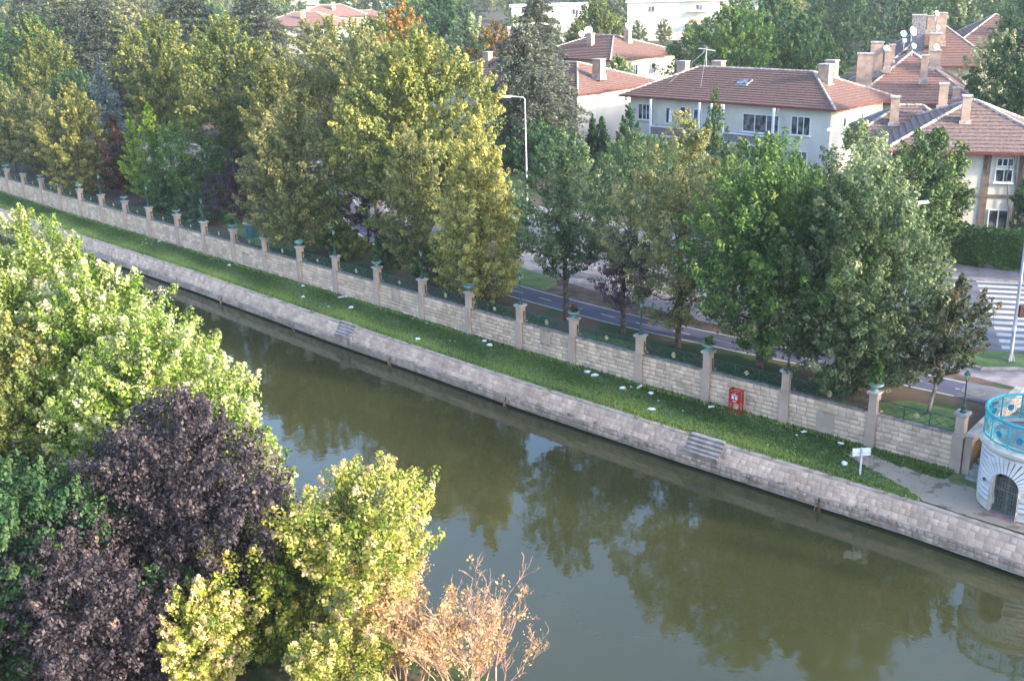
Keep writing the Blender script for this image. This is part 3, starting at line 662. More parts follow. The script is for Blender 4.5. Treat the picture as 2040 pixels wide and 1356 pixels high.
tree('poplar_tree', 'tallest tree, golden topped broad crown in mid picture', 'tree', TB(38.5, -6.2), 14.6, 4.64, 'ylgreen', 3.6, 'round', leaf=.25, tbias=.12, n=620, cl=1.4)
tree('poplar_tree', 'yellow green lower crown in front of the golden topped tree', 'tree', TB(36.8, -4.2), 9.2, 3.42, 'ylgreen', 2.5, 'round', leaf=.25, tbias=.05)
tree('plum_tree', 'dark purple narrow tree beside the cycle track bend', 'tree', TB(43.2, -5.2), 6.0, 1.77, 'purple', .7, 'ovoid', leaf=.18, tbias=.02)
tree('linden_tree', 'slim olive tree just left of the bright yellow tree', 'tree', TB(34.0, -1.7), 9.6, 2.39, 'olive', 1.0, 'ovoid', leaf=.23, tbias=.06)
tree('linden_tree', 'bright yellow blotched conical tree above the wall in mid picture', 'tree', TB(28.0, -1.4), 11.1, 3.08, 'yellow', .3, 'cone', leaf=.20, tbias=.16, n=420, cl=1.15)
tree('linden_tree', 'grey green tree with open forked trunk beside the cycle track', 'tree', TB(21.93, -1.75), 10.2, 2.7, 'silver', 2.6, 'ovoid', leaf=.20, n=210, tr=.17, limbs=18, top=.8, tbias=-.02)
tree('plum_tree', 'small purple leafed tree on a dark forked trunk by the track', 'tree', TB(18.18, -1.95), 5.3, 2.05, 'purple', 1.7, 'round', leaf=.16, n=80, tr=.16, limbs=16, tbias=.18)
tree('willow_tree', 'feathery grey green tree behind the purple tree, beyond the track', 'tree', TB(23.6, -9.4), 9.1, 3.4, 'silver', 1.2, 'round', leaf=.17, n=300, tbias=-.06, up=1.0, cl=1.1)
tree('linden_tree', 'tall sparse tree with brownish yellow leaves right of the purple tree', 'tree', TB(14.7, -1.9), 11.5, 2.95, 'olive', 1.3, 'ovoid', leaf=.20, n=240, tr=.16, limbs=20, tbias=.14, lobe=.35)
tree('linden_tree', 'green tree with yellow lower clumps above the red lifebuoy stand', 'tree', TB(9.98, -1.7), 11.0, 3.5, 'green', 1.2, 'ovoid', leaf=.20, n=380, tr=.19, limbs=16, tbias=.06)
tree('silver_tree', 'pale silvery tree top in front of the large white house', 'tree', TB(7.8, -5.6), 11.2, 2.6, 'silver', 4.0, 'ovoid', leaf=.19, n=220, tbias=.12)
tree('silver_tree', 'broadest silvery green round tree, right end of the tree row', 'tree', TB(5.3, -1.9), 10.2, 3.5, 'silver', .5, 'round', leaf=.19, n=620, tbias=.04, cl=1.2)
tree('silver_tree', 'dense green tree joining the broad silvery one on its left', 'tree', TB(6.6, -2.6), 9.0, 3.0, 'green', 1.6, 'round', leaf=.21, n=220, tbias=.0)
tree('maple_tree', 'small bronze tinged tree on a leaning pale trunk near the lantern', 'tree', TB(2.0, -1.75), 5.8, 1.75, 'rust2', 1.7, 'ovoid', leaf=.15, n=150, tr=.085, limbs=14, trunk_m=bark_l, lean=(.9, .35), tbias=.0)
tree('evergreen_tree', 'dark evergreen pressed against the bracketed brown roofed house', 'tree', TB(12.6, -23.5), 8.4, 3.3, 'thuja', 1.2, 'ovoid', leaf=.26, n=240, tbias=-.05)
tree('evergreen_tree', 'dark tree in the garden behind the ivy fence, far right', 'tree', W(35.0, 63.5) if False else (33.2, 64.0, 1.35), 5.6, 2.3, 'dark', .6, 'round', leaf=.22, tbias=.1)
tree('silver_tree', 'grey green tree filling the gap before the left balcony of the white house', 'tree', TB(15.8, -8.5), 9.3, 2.8, 'silver', 1.8, 'ovoid', leaf=.20, n=190, tbias=.04)
tree('linden_tree', 'green crown beyond the cycle track, right of the tall sparse tree', 'tree', TB(11.8, -6.6), 9.0, 2.5, 'green', 2.2, 'ovoid', leaf=.20, n=180, tbias=.06)
# conical thujas before the houses
for i, (t, s, h, r, k, lb) in enumerate([(35.4, -35, 8.7, 1.45, 'thuja', 'tallest conical thuja before the large white house'), (46.6, -38, 6.4, 1.5, 'dark', 'dark conical thuja at the left corner of the large white house'),
        (54.6, -38, 5.3, 1.3, 'thuja', 'yellow green conical thuja beside the big grey cedar'), (51.3, -38.5, 4.9, .8, 'dark', 'slim dark thuja, left one of a pair before the white gable wall'), (49.8, -38, 4.9, .95, 'dark', 'slim dark thuja, right one of a pair before the white gable wall')]):
    tree('thuja_tree', lb, 'tree', TB(t, s), h, r, k, .2, 'cone', leaf=.22, n=130, per=50, cl=.8, up=1.1, tbias=.02, lobe=.08)
# second rank and park conifers
tree('linden_tree', 'wide olive crown behind the lime green trees', 'tree', TB(78.6, -10), 15.0, 3.9, 'ylgreen', 4, 'round', leaf=.30, n=300, tbias=.05, cl=1.5)
tree('linden_tree', 'wide olive crown right of it, below the dark cedars', 'tree', TB(66.3, -9.5), 15.2, 5.0, 'ylgreen', 4.5, 'round', leaf=.30, n=300, tbias=.02, cl=1.5)
tree('linden_tree', 'broad dull olive crown left of the golden topped tree', 'tree', TB(56.0, -13), 14.8, 5.2, 'olive', 5, 'round', leaf=.30, n=300, tbias=.14, cl=1.5)
tree('linden_tree', 'dull olive crown reaching up below the orange roofs', 'tree', TB(49.5, -11), 14.3, 3.9, 'olive', 5, 'ovoid', leaf=.28, n=220, tbias=.06, cl=1.3)
tree('linden_tree', 'yellow green round crown at the upper left', 'tree', TB(101.3, -9), 13.6, 4.0, 'ylgreen', 3.5, 'ovoid', leaf=.30, n=260, tbias=.0, cl=1.4)
tree('willow_tree', 'upright feathery green tree at the upper left corner', 'tree', TB(116, -14), 15.0, 3.4, 'thuja', 4, 'ovoid', leaf=.32, n=220, tbias=.1, up=1.2)
tree('silver_tree', 'grey green low crown in front of the blue spruce', 'tree', TB(91.5, -7.5), 9.9, 3.3, 'teal', 4, 'round', leaf=.28, n=150, tbias=.05)
tree('linden_tree', 'dark olive tree filling the left edge above the wall', 'tree', TB(112, -6.5), 9.5, 3.6, 'green', 1, 'round', leaf=.3, n=170)
ctree('blue_spruce', 'pale blue spruce between the olive crowns', 'tree', TB(86.4, -8), 11.8, 2.3, 'spruce', 2.5, tiers=24, nb=8, droop=.35, leaf=.34, density=60)
for t, s, h, r, k, lb in [(127, -24, 19, 6.5, 'gcedar', 'big grey cedar with layered boughs at the upper left'), (113, -21, 17.0, 5.2, 'gcedar', 'grey cedar right of the biggest one at the upper left'),
        (102, -26, 19.0, 5.8, 'gcedar', 'dark grey cedar cut by the top edge, behind the olive crowns'), (93, -30, 18.5, 6.0, 'gcedar', 'drooping grey cedar left of the orange roofs'), (57.6, -36, 13.6, 5.9, 'cedar', 'large spreading cedar in front of the white houses'),
        (63.5, -44, 16.0, 3.0, 'cedar', 'tall pointed cedar behind the large spreading one'), (88, -70, 16.5, 4.2, 'gcedar', 'drooping dark conifer left of the chestnut'), (150, -28, 18, 6, 'gcedar', 'dark cedar in the upper left corner')]:
    ctree('cedar_tree', lb, 'tree', TB(t, s), h, r, k, h*.12, tiers=22, nb=10, leaf=.34, droop=.32, density=380, wid=.36, gaps=.06, slope=.16, prof=([0, .15, .45, .75, .93, 1], [.8, 1, .85, .55, .28, .1]))
tree('orange_tree', 'orange autumn tree behind the golden topped crown', 'tree', TB(72, -33), 15.4, 3.0, 'orange', 5, 'round', leaf=.32, n=130, tbias=.05)
tree('orange_tree', 'small rusty orange tree left of the pink gable', 'tree', TB(86, -60), 12.0, 3.0, 'orange', 4, 'round', leaf=.35, n=90, tbias=-.15)
tree('round_tree', 'large round green tree behind the white house roof', 'tree', TB(58.6, -72), 13.2, 6.6, 'green', 3, 'round', leaf=.38, n=330, tbias=.06, cl=1.8)
tree('round_tree', 'round darker green tree right of the largest round one', 'tree', TB(50.0, -75), 12.6, 3.6, 'dark', 3, 'ovoid', leaf=.36, n=170, tbias=.22, cl=1.4)
tree('chestnut_tree', 'dome shaped chestnut before the long white building', 'tree', TB(92.8, -88), 13.6, 5.2, 'ylgreen', 2, 'round', leaf=.40, n=340, tbias=-.1, cl=2.0)
tree('garden_tree', 'light green young tree beside the cream house', 'tree', TB(62.5, -56), 8.8, 2.4, 'green', 2, 'ovoid', leaf=.28, n=110, tbias=.2)
tree('round_tree', 'dark green wall of foliage right of the salmon roofs, nearest crown', 'tree', TB(15.5, -49), 13.2, 4.6, 'dark', 2, 'round', leaf=.34, n=300, tbias=.15, cl=1.6)
tree('round_tree', 'dark tall tree at the right edge above the brown roof', 'tree', TB(13.0, -62), 16.5, 6.0, 'dark', 3, 'round', leaf=.36, n=320, tbias=.1, cl=1.8)
tree('round_tree', 'dark tree behind the salmon roofs at the right', 'tree', TB(25.0, -78), 15.0, 6.0, 'dark', 3, 'round', leaf=.38, n=300, tbias=.2, cl=1.8)
tree('poplar_tree', 'silvery light young tree between salmon roofs and dark trees', 'tree', TB(25.5, -66), 11.5, 2.6, 'silver', 3, 'vase', leaf=.3, n=90, tbias=.35, up=1.2)
tree('round_tree', 'yellowish green tree at the right edge beside the brown roof', 'tree', TB(6.5, -44), 8.5, 3.0, 'ylgreen', 2, 'round', leaf=.3, n=130)
# shrubs behind the wall
def shrub(label, t, s, h, r, kind, n=60, leaf=.16, name='garden_shrub', z=1.35, group=None, **kw):
    tree.c += 1; e = empty(name, W(t, s, z), label, 'shrub', group)
    V, T, base = crown(tree.c*13, h*.12, h, r, 'round', n, 55, leaf, max(.35, h*.3), tbias=kw.pop('tbias', .05), **kw)
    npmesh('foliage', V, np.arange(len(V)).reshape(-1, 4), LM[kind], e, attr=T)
    b = MB()
    for k in range(8):
        q = base[k*3 % len(base)]; b.tube([(0, 0, -.1), (q[0]*.4, q[1]*.4, q[2]*.6), tuple(q)], [.04, .03, .01], 5)
    b.build('stems', bark, e); return e
for lb, t, s, h, r, k in [('green spiky shrub by the bend of the cycle track', 41.5, -2.3, 1.9, 1.5, 'ylgreen'), ('green spiky shrub left of the bowl planter and track bend', 44.2, -3.3, 1.7, 1.5, 'green'), ('dark green shrub under the slim olive tree', 37.5, -2.5, 2.4, 1.6, 'dark'),
        ('dark round shrub left of the yellow tree foot', 32.2, -2.0, 2.6, 1.4, 'green'), ('dark teal juniper shrub beside the purple bush', 61.5, -2.2, 2.3, 1.9, 'teal'), ('dark teal juniper shrub left of the lantern among shrubs', 58.6, -1.6, 1.5, 1.3, 'teal'),
        ('dark juniper shrub below the dense bushy tree', 65.0, -1.8, 1.6, 1.5, 'dark'), ('dark shrub below the lime green tree', 70.5, -4.5, 2.4, 2.0, 'dark'), ('dark shrub behind the far wall below the rusty tree', 76.0, -5.5, 2.8, 2.4, 'dark'), ('dark undergrowth shrub behind the far left wall', 84.5, -5.5, 3.0, 2.6, 'dark'),
        ('dark undergrowth shrub at the leftmost wall bays', 93, -5.5, 3.2, 3.0, 'dark'), ('dark tall shrub deep behind the purple bush', 56, -10, 4.0, 3.4, 'dark'), ('dark tall shrub deep behind the lime trees', 70, -12, 5.0, 4.0, 'dark'), ('dark shrub mass under the golden topped tree', 38.0, -12, 4.5, 3.5, 'dark'),
        ('dark shrub at the foot of the large cedar', 53, -33, 5, 3.8, 'dark'), ('dark shrub before the large white house', 42, -34, 4.4, 3.6, 'green'), ('green shrub below the tall conical thuja', 33, -28, 4.6, 3.4, 'silver'), ('green shrub left of the evergreen by the bracketed house', 20, -24, 4.4, 3.0, 'teal')]:
    shrub(lb, t, s, h, r, k, n=int(40+r*r*14), leaf=.2)
shrub('leafy green bush growing out of the second bowl planter', KT[1], bw(KT[1])-.14, 1.0, .42, 'green', 26, .10, 'planter_bush', 2.8)
for i, k in [(3, 'green'), (5, 'rust'), (9, 'green'), (13, 'dark'), (15, 'green'), (17, 'rust'), (21, 'green')]:
    shrub('small %s plant in the bowl on the %s pillar from the tower' % ({'green': 'green', 'rust': 'dry brown', 'dark': 'dark green'}[k], ORD[i+1]), KT[i], bw(KT[i])-.14, .42 if i != 17 else .9, .24, k, 14, .08, 'planter_bush', 2.76, 'plants in the bowl planters')
# unseen trees added beyond the right edge to shade road and plaza
for i, (t, s, h, r) in enumerate([(-13, -3, 12, 4.0), (-21, -2.5, 13, 4.5), (-9, -14, 13, 4.2), (-17, -19, 14, 4.8), (-27, -10, 13, 5), (-2, -30, 12, 4), (-16, -32, 13, 5), (-32, -24, 14, 5)]):
    tree('street_tree', 'unseen round tree added beyond the right picture edge to shade the plaza', 'tree', TB(t, s), h, r, 'green', 2.5, 'round', leaf=.4, n=120, per=50, group='added shading trees beyond the right edge')
# ---------------------------------------------------------------- near bank trees
def near(name, label, t, s, h, r, kind, cb, prof='ovoid', n=400, per=80, leaf=.145, **kw):
    return tree(name, label, 'tree', W(t, s, 1.35), h, r, kind, cb, prof, n=int(n*1.5), per=int(per*1.4)+10, leaf=leaf*.78, tr=kw.pop('tr', .16), limbs=kw.pop('limbs', 22), **kw)
near('silver_linden', 'pale flecked silvery linden, farthest of the near row, at the left', 24.2, 24.5, 10.3, 3.5, 'linden', .6, 'ovoid', 460, tbias=.16, cl=1.25, seed=3)
near('silver_linden', 'silvery linden at the left edge behind the dark maroon tree', 27.6, 26.6, 9.3, 4.0, 'linden', 1.0, 'ovoid', 420, tbias=.10, cl=1.3, seed=5)
near('silver_linden', 'second silvery linden of the near row, touching the water view', 19.6, 24.6, 9.1, 3.2, 'linden', 1.0, 'ovoid', 520, tbias=.17, cl=1.2, seed=6)
near('silver_linden', 'third silvery linden, directly behind the maroon tree top', 15.6, 24.6, 8.2, 2.9, 'linden', .8, 'ovoid', 470, tbias=.14, cl=1.15, seed=8)
near('silver_linden', 'lowest linden tip beside the maroon crown and the water', 12.4, 24.1, 6.0, 2.1, 'linden', .6, 'ovoid', 280, tbias=.15, cl=1.0, seed=9)
near('silver_linden', 'broad silvery linden filling the gap between the two farthest near ones', 23.0, 26.0, 8.6, 3.0, 'linden', .6, 'round', 380, tbias=.08, cl=1.2, seed=41)
near('linden_tree', 'yellow green shaded linden at the left edge below the silvery ones', 20.5, 28.2, 8.0, 3.2, 'ylgreen', .6, 'round', 420, tbias=.12, cl=1.2, seed=10)
near('linden_tree', 'dark green tree in the lower left corner', 13.2, 31.2, 6.4, 3.3, 'dark', .3, 'round', 420, tbias=.16, cl=1.1, seed=12)
near('maroon_maple', 'large dark maroon leafed tree in the lower left foreground', 10.6, 26.5, 7.3, 3.0, 'maroon', .4, 'ovoid', 430, 80, .14, tbias=.05, cl=1.4, lobe=.45, seed=14)
near('maroon_maple', 'lower dark purple crown at the bottom left, before the maroon tree', 10.6, 29.8, 4.6, 2.5, 'maroon', .2, 'round', 330, 80, .13, tbias=-.04, cl=1.1, lobe=.35, seed=15)
near('linden_tree', 'tall multi stemmed yellow green tree at the bottom, before the water', 6.1, 23.9, 5.8, 2.2, 'linden2', 2.2, 'ovoid', 190, 70, .13, tbias=.14, cl=1.1, lobe=.35, seed=17, multi=4, tr=.13, limbs=26, inner=.15)
near('linden_tree', 'yellow green crown left of the multi stemmed tree', 8.4, 25.6, 4.3, 2.4, 'linden2', .4, 'round', 220, 70, .13, tbias=.05, cl=.9, seed=19)
near('linden_tree', 'bright sulphur yellow young tree at the bottom left of centre', 7.9, 27.9, 3.4, 1.2, 'linden2', .2, 'ovoid', 150, 80, .11, tbias=.27, cl=.7, seed=21)
near('linden_tree', 'low sunlit yellow crown at the bottom centre edge', 4.4, 26.2, 2.9, 1.6, 'linden2', .2, 'round', 150, 70, .11, tbias=.22, cl=.7, seed=22)
near('young_tree', 'small blue green sapling between the maroon and the sulphur yellow tree', 9.6, 28.0, 3.3, 1.3, 'teal', .3, 'ovoid', 110, 60, .12, tbias=.1, cl=.8, seed=24)
# bare and half dry shrub
def bare_bush(label, t, s, h, r, seed, nst=16, leafy=None, m=twig, name='dry_shrub'):
    e = empty(name, W(t, s, 1.35), label, 'shrub'); rr = random.Random(seed); b = MB(); ends = []
    def br(p, d, L, rad, lv):
        pts = [p]; q = p; dd = d; n = 6
        for i in range(n):
            dd = (dd+Vector((rr.gauss(0, .13), rr.gauss(0, .13), rr.uniform(-.03, .10)))).normalized(); q = q+dd*(L/n); pts.append(q)
        b.tube(pts, [max(.004, rad*(1-.75*i/n)) for i in range(n+1)], 5 if lv == 0 else 3, cap=False)
        if lv < 3:
            for k in range((7, 5, 3)[lv]):
                i = rr.randint(2, n); th = rr.uniform(0, 6.28); sp = rr.uniform(.35, .95)
                nd = (dd+Vector((math.cos(th)*sp, math.sin(th)*sp, rr.uniform(-.1, .3)))).normalized(); br(pts[i], nd, L*rr.uniform(.28, .5), rad*.5*(1-.4*i/n), lv+1)
        if lv >= 2: ends.append(q); ends.append(pts[3])
    for k in range(nst):
        th = rr.uniform(0, 6.28); sp = rr.uniform(.05, 1)*r/h; bo = rr.uniform(.05, .7)
        br(Vector((math.cos(th)*bo, math.sin(th)*bo, -.1)), Vector((math.cos(th)*sp, math.sin(th)*sp, 1)).normalized(), h*rr.uniform(.5, .85), rr.uniform(.012, .026), 0)
    b.build('branches', m, e)
    if leafy:
        rng = np.random.default_rng(seed); E_ = np.array([tuple(x) for x in ends]); E_ = E_[rng.random(len(E_)) < leafy[1]]; k = 12
        P = np.repeat(E_, k, 0)+rng.normal(0, .09, (len(E_)*k, 3)); V = leaves(P, rng.normal(size=P.shape)+[0, 0, .6], np.full(len(P), .09), rng)
        npmesh('leaves', V, np.arange(len(V)).reshape(-1, 4), LM[leafy[0]], e, attr=np.repeat(np.clip(np.repeat(rng.normal(.75, .12, len(E_)), k)+rng.normal(0, .1, len(P)), 0, 1), 4))
    return e
bare_bush('pinkish bare branched shrub over the water at the bottom centre', 2.7, 23.5, 3.4, 1.7, 5, 18, ('peach', .04))
bare_bush('half dry shrub with peach coloured leaves between yellow tree and bare twigs', 4.3, 24.4, 3.1, 1.6, 8, 12, ('peach', .26))
bare_bush('bare grey twigs sticking out beside the maroon tree', 9.3, 25.8, 3.9, 1.3, 9, 7, None, mat('grey_twigs', (.20, .18, .18), .9, .1))
# ---------------------------------------------------------------- distant trees (copies of a few kinds)
protos = []
for i, (k, pf, h, r) in enumerate([('green', 'round', 13, 5), ('dark', 'round', 14, 5.5), ('olive', 'ovoid', 13, 4.2), ('ylgreen', 'round', 12, 4.6), ('dark', 'ovoid', 15, 4.4), ('silver', 'round', 12, 4.5)]):
    protos.append(('distant_tree', tree('distant_tree', 'x', 'tree', TB(0, -40), h, r, k, 1.5, pf, n=150, per=60, leaf=.45, cl=2.0, tbias=.12, limbs=6)))
protos.append(('distant_conifer', ctree('distant_conifer', 'x', 'tree', TB(0, -40), 17, 4.6, 'gcedar', 1.5, tiers=18, nb=7, leaf=.6, density=90)))
WHAT = ['mid green round tree', 'dark green round tree', 'olive tree', 'yellow green tree', 'tall dark tree', 'silvery tree', 'grey layered conifer']
rd = random.Random(77); used = [False]*7
BLOCK = []                                  # (x, y, radius) kept clear for roofs
LMK = [(-.42, 'at the left picture edge'), (-.33, 'above the big grey cedars'), (-.25, 'above the olive crowns'), (-.16, 'around the orange roofs'), (-.08, 'above the golden topped tree'), (.0, 'over the pink gable'), (.08, 'behind the tall cedar'), (.16, 'around the long white building'), (.23, 'behind the largest round tree'), (.29, 'over the white house roof'), (.35, 'left of the salmon roofs'), (.42, 'above the salmon roofs'), (9, 'at the right picture edge')]
def far_tree(x, y, q, sc, zone):
    o = protos[q][1]
    if used[q]: o = copy_tree(o)
    used[q] = True
    o.location = (x, y, 1.35); o.rotation_euler = (0, 0, rd.uniform(0, 6.28)); o.scale = (sc, sc, sc*rd.uniform(.9, 1.1))
    lm = [b for a, b in LMK if x/y < a][0]; rk = 'front' if y < 200 else 'second' if y < 300 else 'third' if y < 430 else 'last'
    o['label'] = '%s %s, %s rank of the woods' % (WHAT[q], lm, rk); o['group'] = '%ss of the far woods' % WHAT[q]
def keep(x, y):
    for bx, by, br_ in CLEAR:
        if (x-bx)**2+(y-by)**2 < br_**2: return False
    return True
# ---------------------------------------------------------------- houses. local frame: x along the front, y into the depth, z up
def plane_frame(o, ang): return o
def win(parent, x, z, w, h, y=0, face='F', wx=0, panes=3, sill=True, fm=None, dep=.07, rows=1):
    fm = fm or frame_w; f = MB(); t = .07
    def tf(px, py, pz):                    # px along face, py outwards (positive), pz up
        if face == 'F': return (px, y-py, pz)
        if face == 'R': return (wx+py, px, pz)
        if face == 'L': return (wx-py, px, pz)
    def bx(a, b, c, d, e, g, mb): mb.box(a, b, c, d, e, g, tf)
    x0, x1, z0, z1 = x-w/2, x+w/2, z-h/2, z+h/2
    bx(x0-t, x0, 0, dep, z0-t, z1+t, f); bx(x1, x1+t, 0, dep, z0-t, z1+t, f); bx(x0, x1, 0, dep, z1, z1+t, f); bx(x0, x1, 0, dep, z0-t, z0, f)
    for k in range(1, panes): xx = x0+w*k/panes; bx(xx-.035, xx+.035, 0, dep-.01, z0, z1, f)
    for k in range(1, rows): zz = z0+h*k/rows; bx(x0, x1, 0, dep-.012, zz-.03, zz+.03, f)
    wi = f.build('window', fm, parent)
    p = MB(); bx(x0, x1, 0, .02, z0, z1, p); p.build('pane', glass_m, wi)
    if sill: s = MB(); bx(x0-.15, x1+.15, 0, .16, z0-t-.07, z0-t, s); s.build('sill', frame_w, wi)
    return wi
def roof_mesh(x0, x1, y0, y1, ze, zr, i0, i1, courses, rise=.085, ymid=None):
    ym = (y0+y1)/2 if ymid is None else ymid; A = (x0+i0, ym, zr); B = (x1-i1, ym, zr)
    E4 = [(x0, y0, ze), (x1, y0, ze), (x1, y1, ze), (x0, y1, ze)]
    planes = [(E4[0], E4[1], B, A), (E4[1], E4[2], B, B), (E4[2], E4[3], A, B), (E4[3], E4[0], A, A)]
    b = MB()
    L = lambda p, q, k: tuple(p[i]+(q[i]-p[i])*k for i in range(3))
    for (a, c, d, e) in planes:
        for k in range(courses):
            k0, k1 = k/courses, (k+1)/courses
            p0, p1, q0, q1 = L(a, e, k0), L(c, d, k0), L(a, e, k1), L(c, d, k1)
            P0 = (p0[0], p0[1], p0[2]+rise); P1 = (p1[0], p1[1], p1[2]+rise)
            b.quad(P0, P1, q1, q0); b.quad(p0, p1, P1, P0)
    hips = [(E4[0], A), (E4[1], B), (E4[2], B), (E4[3], A), (A, B)]
    return b, hips, E4, A, B
def house(name, label, cat, loc, ang, Wd, Dp, ze, zr, i0, i1, wallm, tilem, courses=16, over=.8, base=0, group=None, corner=True, soff=True):
    e = empty(name, loc, label, cat, group, ang)
    b = MB(); b.box(over, Wd-over, over, Dp-over, -.3, ze-.02); b.build('wall', wallm, e)
    b, hips, E4, A, B = roof_mesh(0, Wd, 0, Dp, ze, zr, i0, i1, courses)
    rf = b.build('roof', tilem, e)
    b = MB()
    for p, q in hips:
        pv, qv = Vector(p)+Vector((0, 0, .05)), Vector(q)+Vector((0, 0, .05)); n = max(2, int((qv-pv).length/.42))
        for k in range(n):
            a0, a1 = pv.lerp(qv, k/n), pv.lerp(qv, (k+.93)/n); b.tube([a0, a1], [.13, .10], 5)
    b.build('ridge_caps', mort_l, rf)
    b = MB(); t = .07
    b.box(-t, Wd+t, -t, 0, ze-.14, ze+.03); b.box(-t, Wd+t, Dp, Dp+t, ze-.14, ze+.03); b.box(-t, 0, 0, Dp, ze-.14, ze+.03); b.box(Wd, Wd+t, 0, Dp, ze-.14, ze+.03)
    b.build('gutter', fascia, rf)
    if soff: b = MB(); b.box(.0, Wd, .0, Dp, ze-.12, ze-.03); b.build('soffit', frame_w if soff is True else soff, rf)
    e['_roof'] = 0; del e['_roof']; return e, rf
def chimney(rf, x, y, z0, z1, w=.8, d=.55, m=None, tube=False):
    b = MB(); b.box(x-w/2, x+w/2, y-d/2, y+d/2, z0, z1); c = b.build('chimney', m or chim, rf)
    b = MB(); b.box(x-w/2-.06, x+w/2+.06, y-d/2-.06, y+d/2+.06, z1, z1+.12); b.build('chimney_cap', concrete, c)
    b = MB(); b.box(x-w/2-.1, x+w/2+.1, y-d/2-.12, y+d/2+.1, z0-.1, z0+.45); b.build('flashing', mort_l, c); return c
def dish(label, loc, r, az, el=.5, mast=.8, group='satellite dishes on the roofs'):
    e = empty('satellite_dish', loc, label, 'satellite dish', group, az)
    b = MB(); b.tube([(0, 0, -mast), (0, 0, 0)], .03, 6); b.build('mast', grey_met, e)
    b = MB(); n = 16
    R = Matrix.Rotation(math.pi/2-el, 3, 'X')
    rings = []
    for q in range(5):
        rr_ = r*q/4; zz = .22*r*(q/4)**2
        for k in range(n): v = R @ Vector((rr_*math.cos(6.283*k/n), rr_*math.sin(6.283*k/n)*1.05, zz)); b.v.append((v.x, v.y-.1, v.z))
    for q in range(4):
        for k in range(n): b.f.append((q*n+k, q*n+(k+1) % n, (q+1)*n+(k+1) % n, (q+1)*n+k))
    b.build('reflector', dish_m, e, True)
    b = MB(); f = R @ Vector((0, 0, r*.9)); g_ = R @ Vector((0, -r, .2*r)); b.tube([(g_.x, g_.y-.1, g_.z), (f.x, f.y-.1, f.z)], .018, 5); b.cbox((f.x, f.y-.1, f.z), .09, .09, .12); b.build('feed_arm', grey_met, e); return e
HZ = ROTZ                                   # facing the canal: local x = -t, local y = away from the water
def TSw(t, s, z=0): return W(t, s, z)
G0 = 1.35
# --- the large white house (C)
hc, rc = house('white_house', 'large white two storey house with long red tile hip roof in the right half', 'house', W(53.3, -44.8, G0), HZ, 23.2, 11.0, 7.3-G0, 9.75-G0, 5.6, 5.3, white_wall, tile, 15)
ww = lambda t: 53.3-t
fy = .8
for t, z, w, h, p in [(50.75, 5.75, 1.45, 1.4, 3), (33.7, 5.65, 1.75, 1.5, 3)]: win(hc, ww(t), z-G0, w, h, fy, panes=p)
for t in (50.4, 33.7): win(hc, ww(t), 2.7-G0, 1.5, 1.4, fy, panes=3)
win(hc, 3.2, 5.9-G0, .42, .75, wx=23.2-.8, face='R', panes=1, sill=True); win(hc, 6.3, 5.9-G0, .42, .75, wx=23.2-.8, face='R', panes=1)
# loggias: recess reads as darker wall set behind balcony slabs and posts
def loggia(e, t0, t1, wins, div=None):
    x0, x1 = ww(t0), ww(t1)
    b = MB(); b.box(x0, x1, -.55, fy, 3.72-G0, 3.9-G0); s_ = b.build('balcony_slab', frame_w, e)
    b = MB(); b.box(x0+.02, x1-.02, -.50, -.38, 3.9-G0, 4.62-G0); b.box(x0+.02, x0+.14, -.38, fy, 3.9-G0, 4.62-G0); b.box(x1-.14, x1-.02, -.38, fy, 3.9-G0, 4.62-G0); b.build('balcony_parapet', brick_g, e)
    b = MB(); b.box(x0, x1, -.55, -.33, 4.62-G0, 4.70-G0); b.build('parapet_rail', frame_w, e)
    for x in (x0+.1, x1-.1): b = MB(); b.box(x-.09, x+.09, -.52, -.34, -.2, 7.15-G0); b.build('post', frame_w, e)
    for (t, z, w, h, p) in wins: win(e, ww(t), z-G0, w, h, fy, panes=p)
loggia(hc, 49.2, 43.4, [(47.9, 5.6, .45, 1.4, 1), (45.9, 5.5, 1.1, 1.9, 2), (44.5, 5.5, .8, 1.7, 1)])
loggia(hc, 41.0, 35.6, [(37.7, 5.55, 3.6, 1.5, 3)])
b = MB()                                    # white grid screen between the loggias
for t in (41.15, 41.65, 42.2): b.box(ww(t)-.07, ww(t)+.07, -.45, -.33, 1.4-G0, 7.15-G0)
for z in (1.9, 2.6, 3.3, 4.0, 4.7, 5.4, 6.1, 6.8): b.box(ww(42.2), ww(41.15), -.44, -.34, z-G0-.05, z-G0+.05)
b.build('stair_screen', frame_w, hc)
for t in (49.35, 35.45): b = MB(); b.tube([(ww(t), -.05, 7.1-G0), (ww(t), -.1, 6.9-G0), (ww(t)-.25 if t > 40 else ww(t)+.25, fy-.1, 6.1-G0), (ww(t)-.25 if t > 40 else ww(t)+.25, fy-.1, 0)], .06, 6); b.build('downpipe', grey_met, hc)
tag(MB.build((lambda q: (q.box(-.35, .35, -.02, .02, -.55, .55), q)[1])(MB()), 'laundry_sheet', white_m), 'white cloth hung out over the left balcony of the large white house', 'laundry')
bpy.data.objects['laundry_sheet'].location = W(46.75, -44.62, 5.65); bpy.data.objects['laundry_sheet'].rotation_euler = (0, .04, HZ)
sk = MB(); sk.box(-.6, .6, -.45, .45, 0, .12); o = sk.build('skylight', glass_m, rc); o.location = (ww(41.2), 3.2, 8.73-G0+.02); o.rotation_euler = (math.atan2(2.45, 5.5), 0, 0)
sk = MB(); sk.box(-.66, .66, -.51, .51, -.02, .06); o2 = sk.build('skylight_frame', grey_met, o)
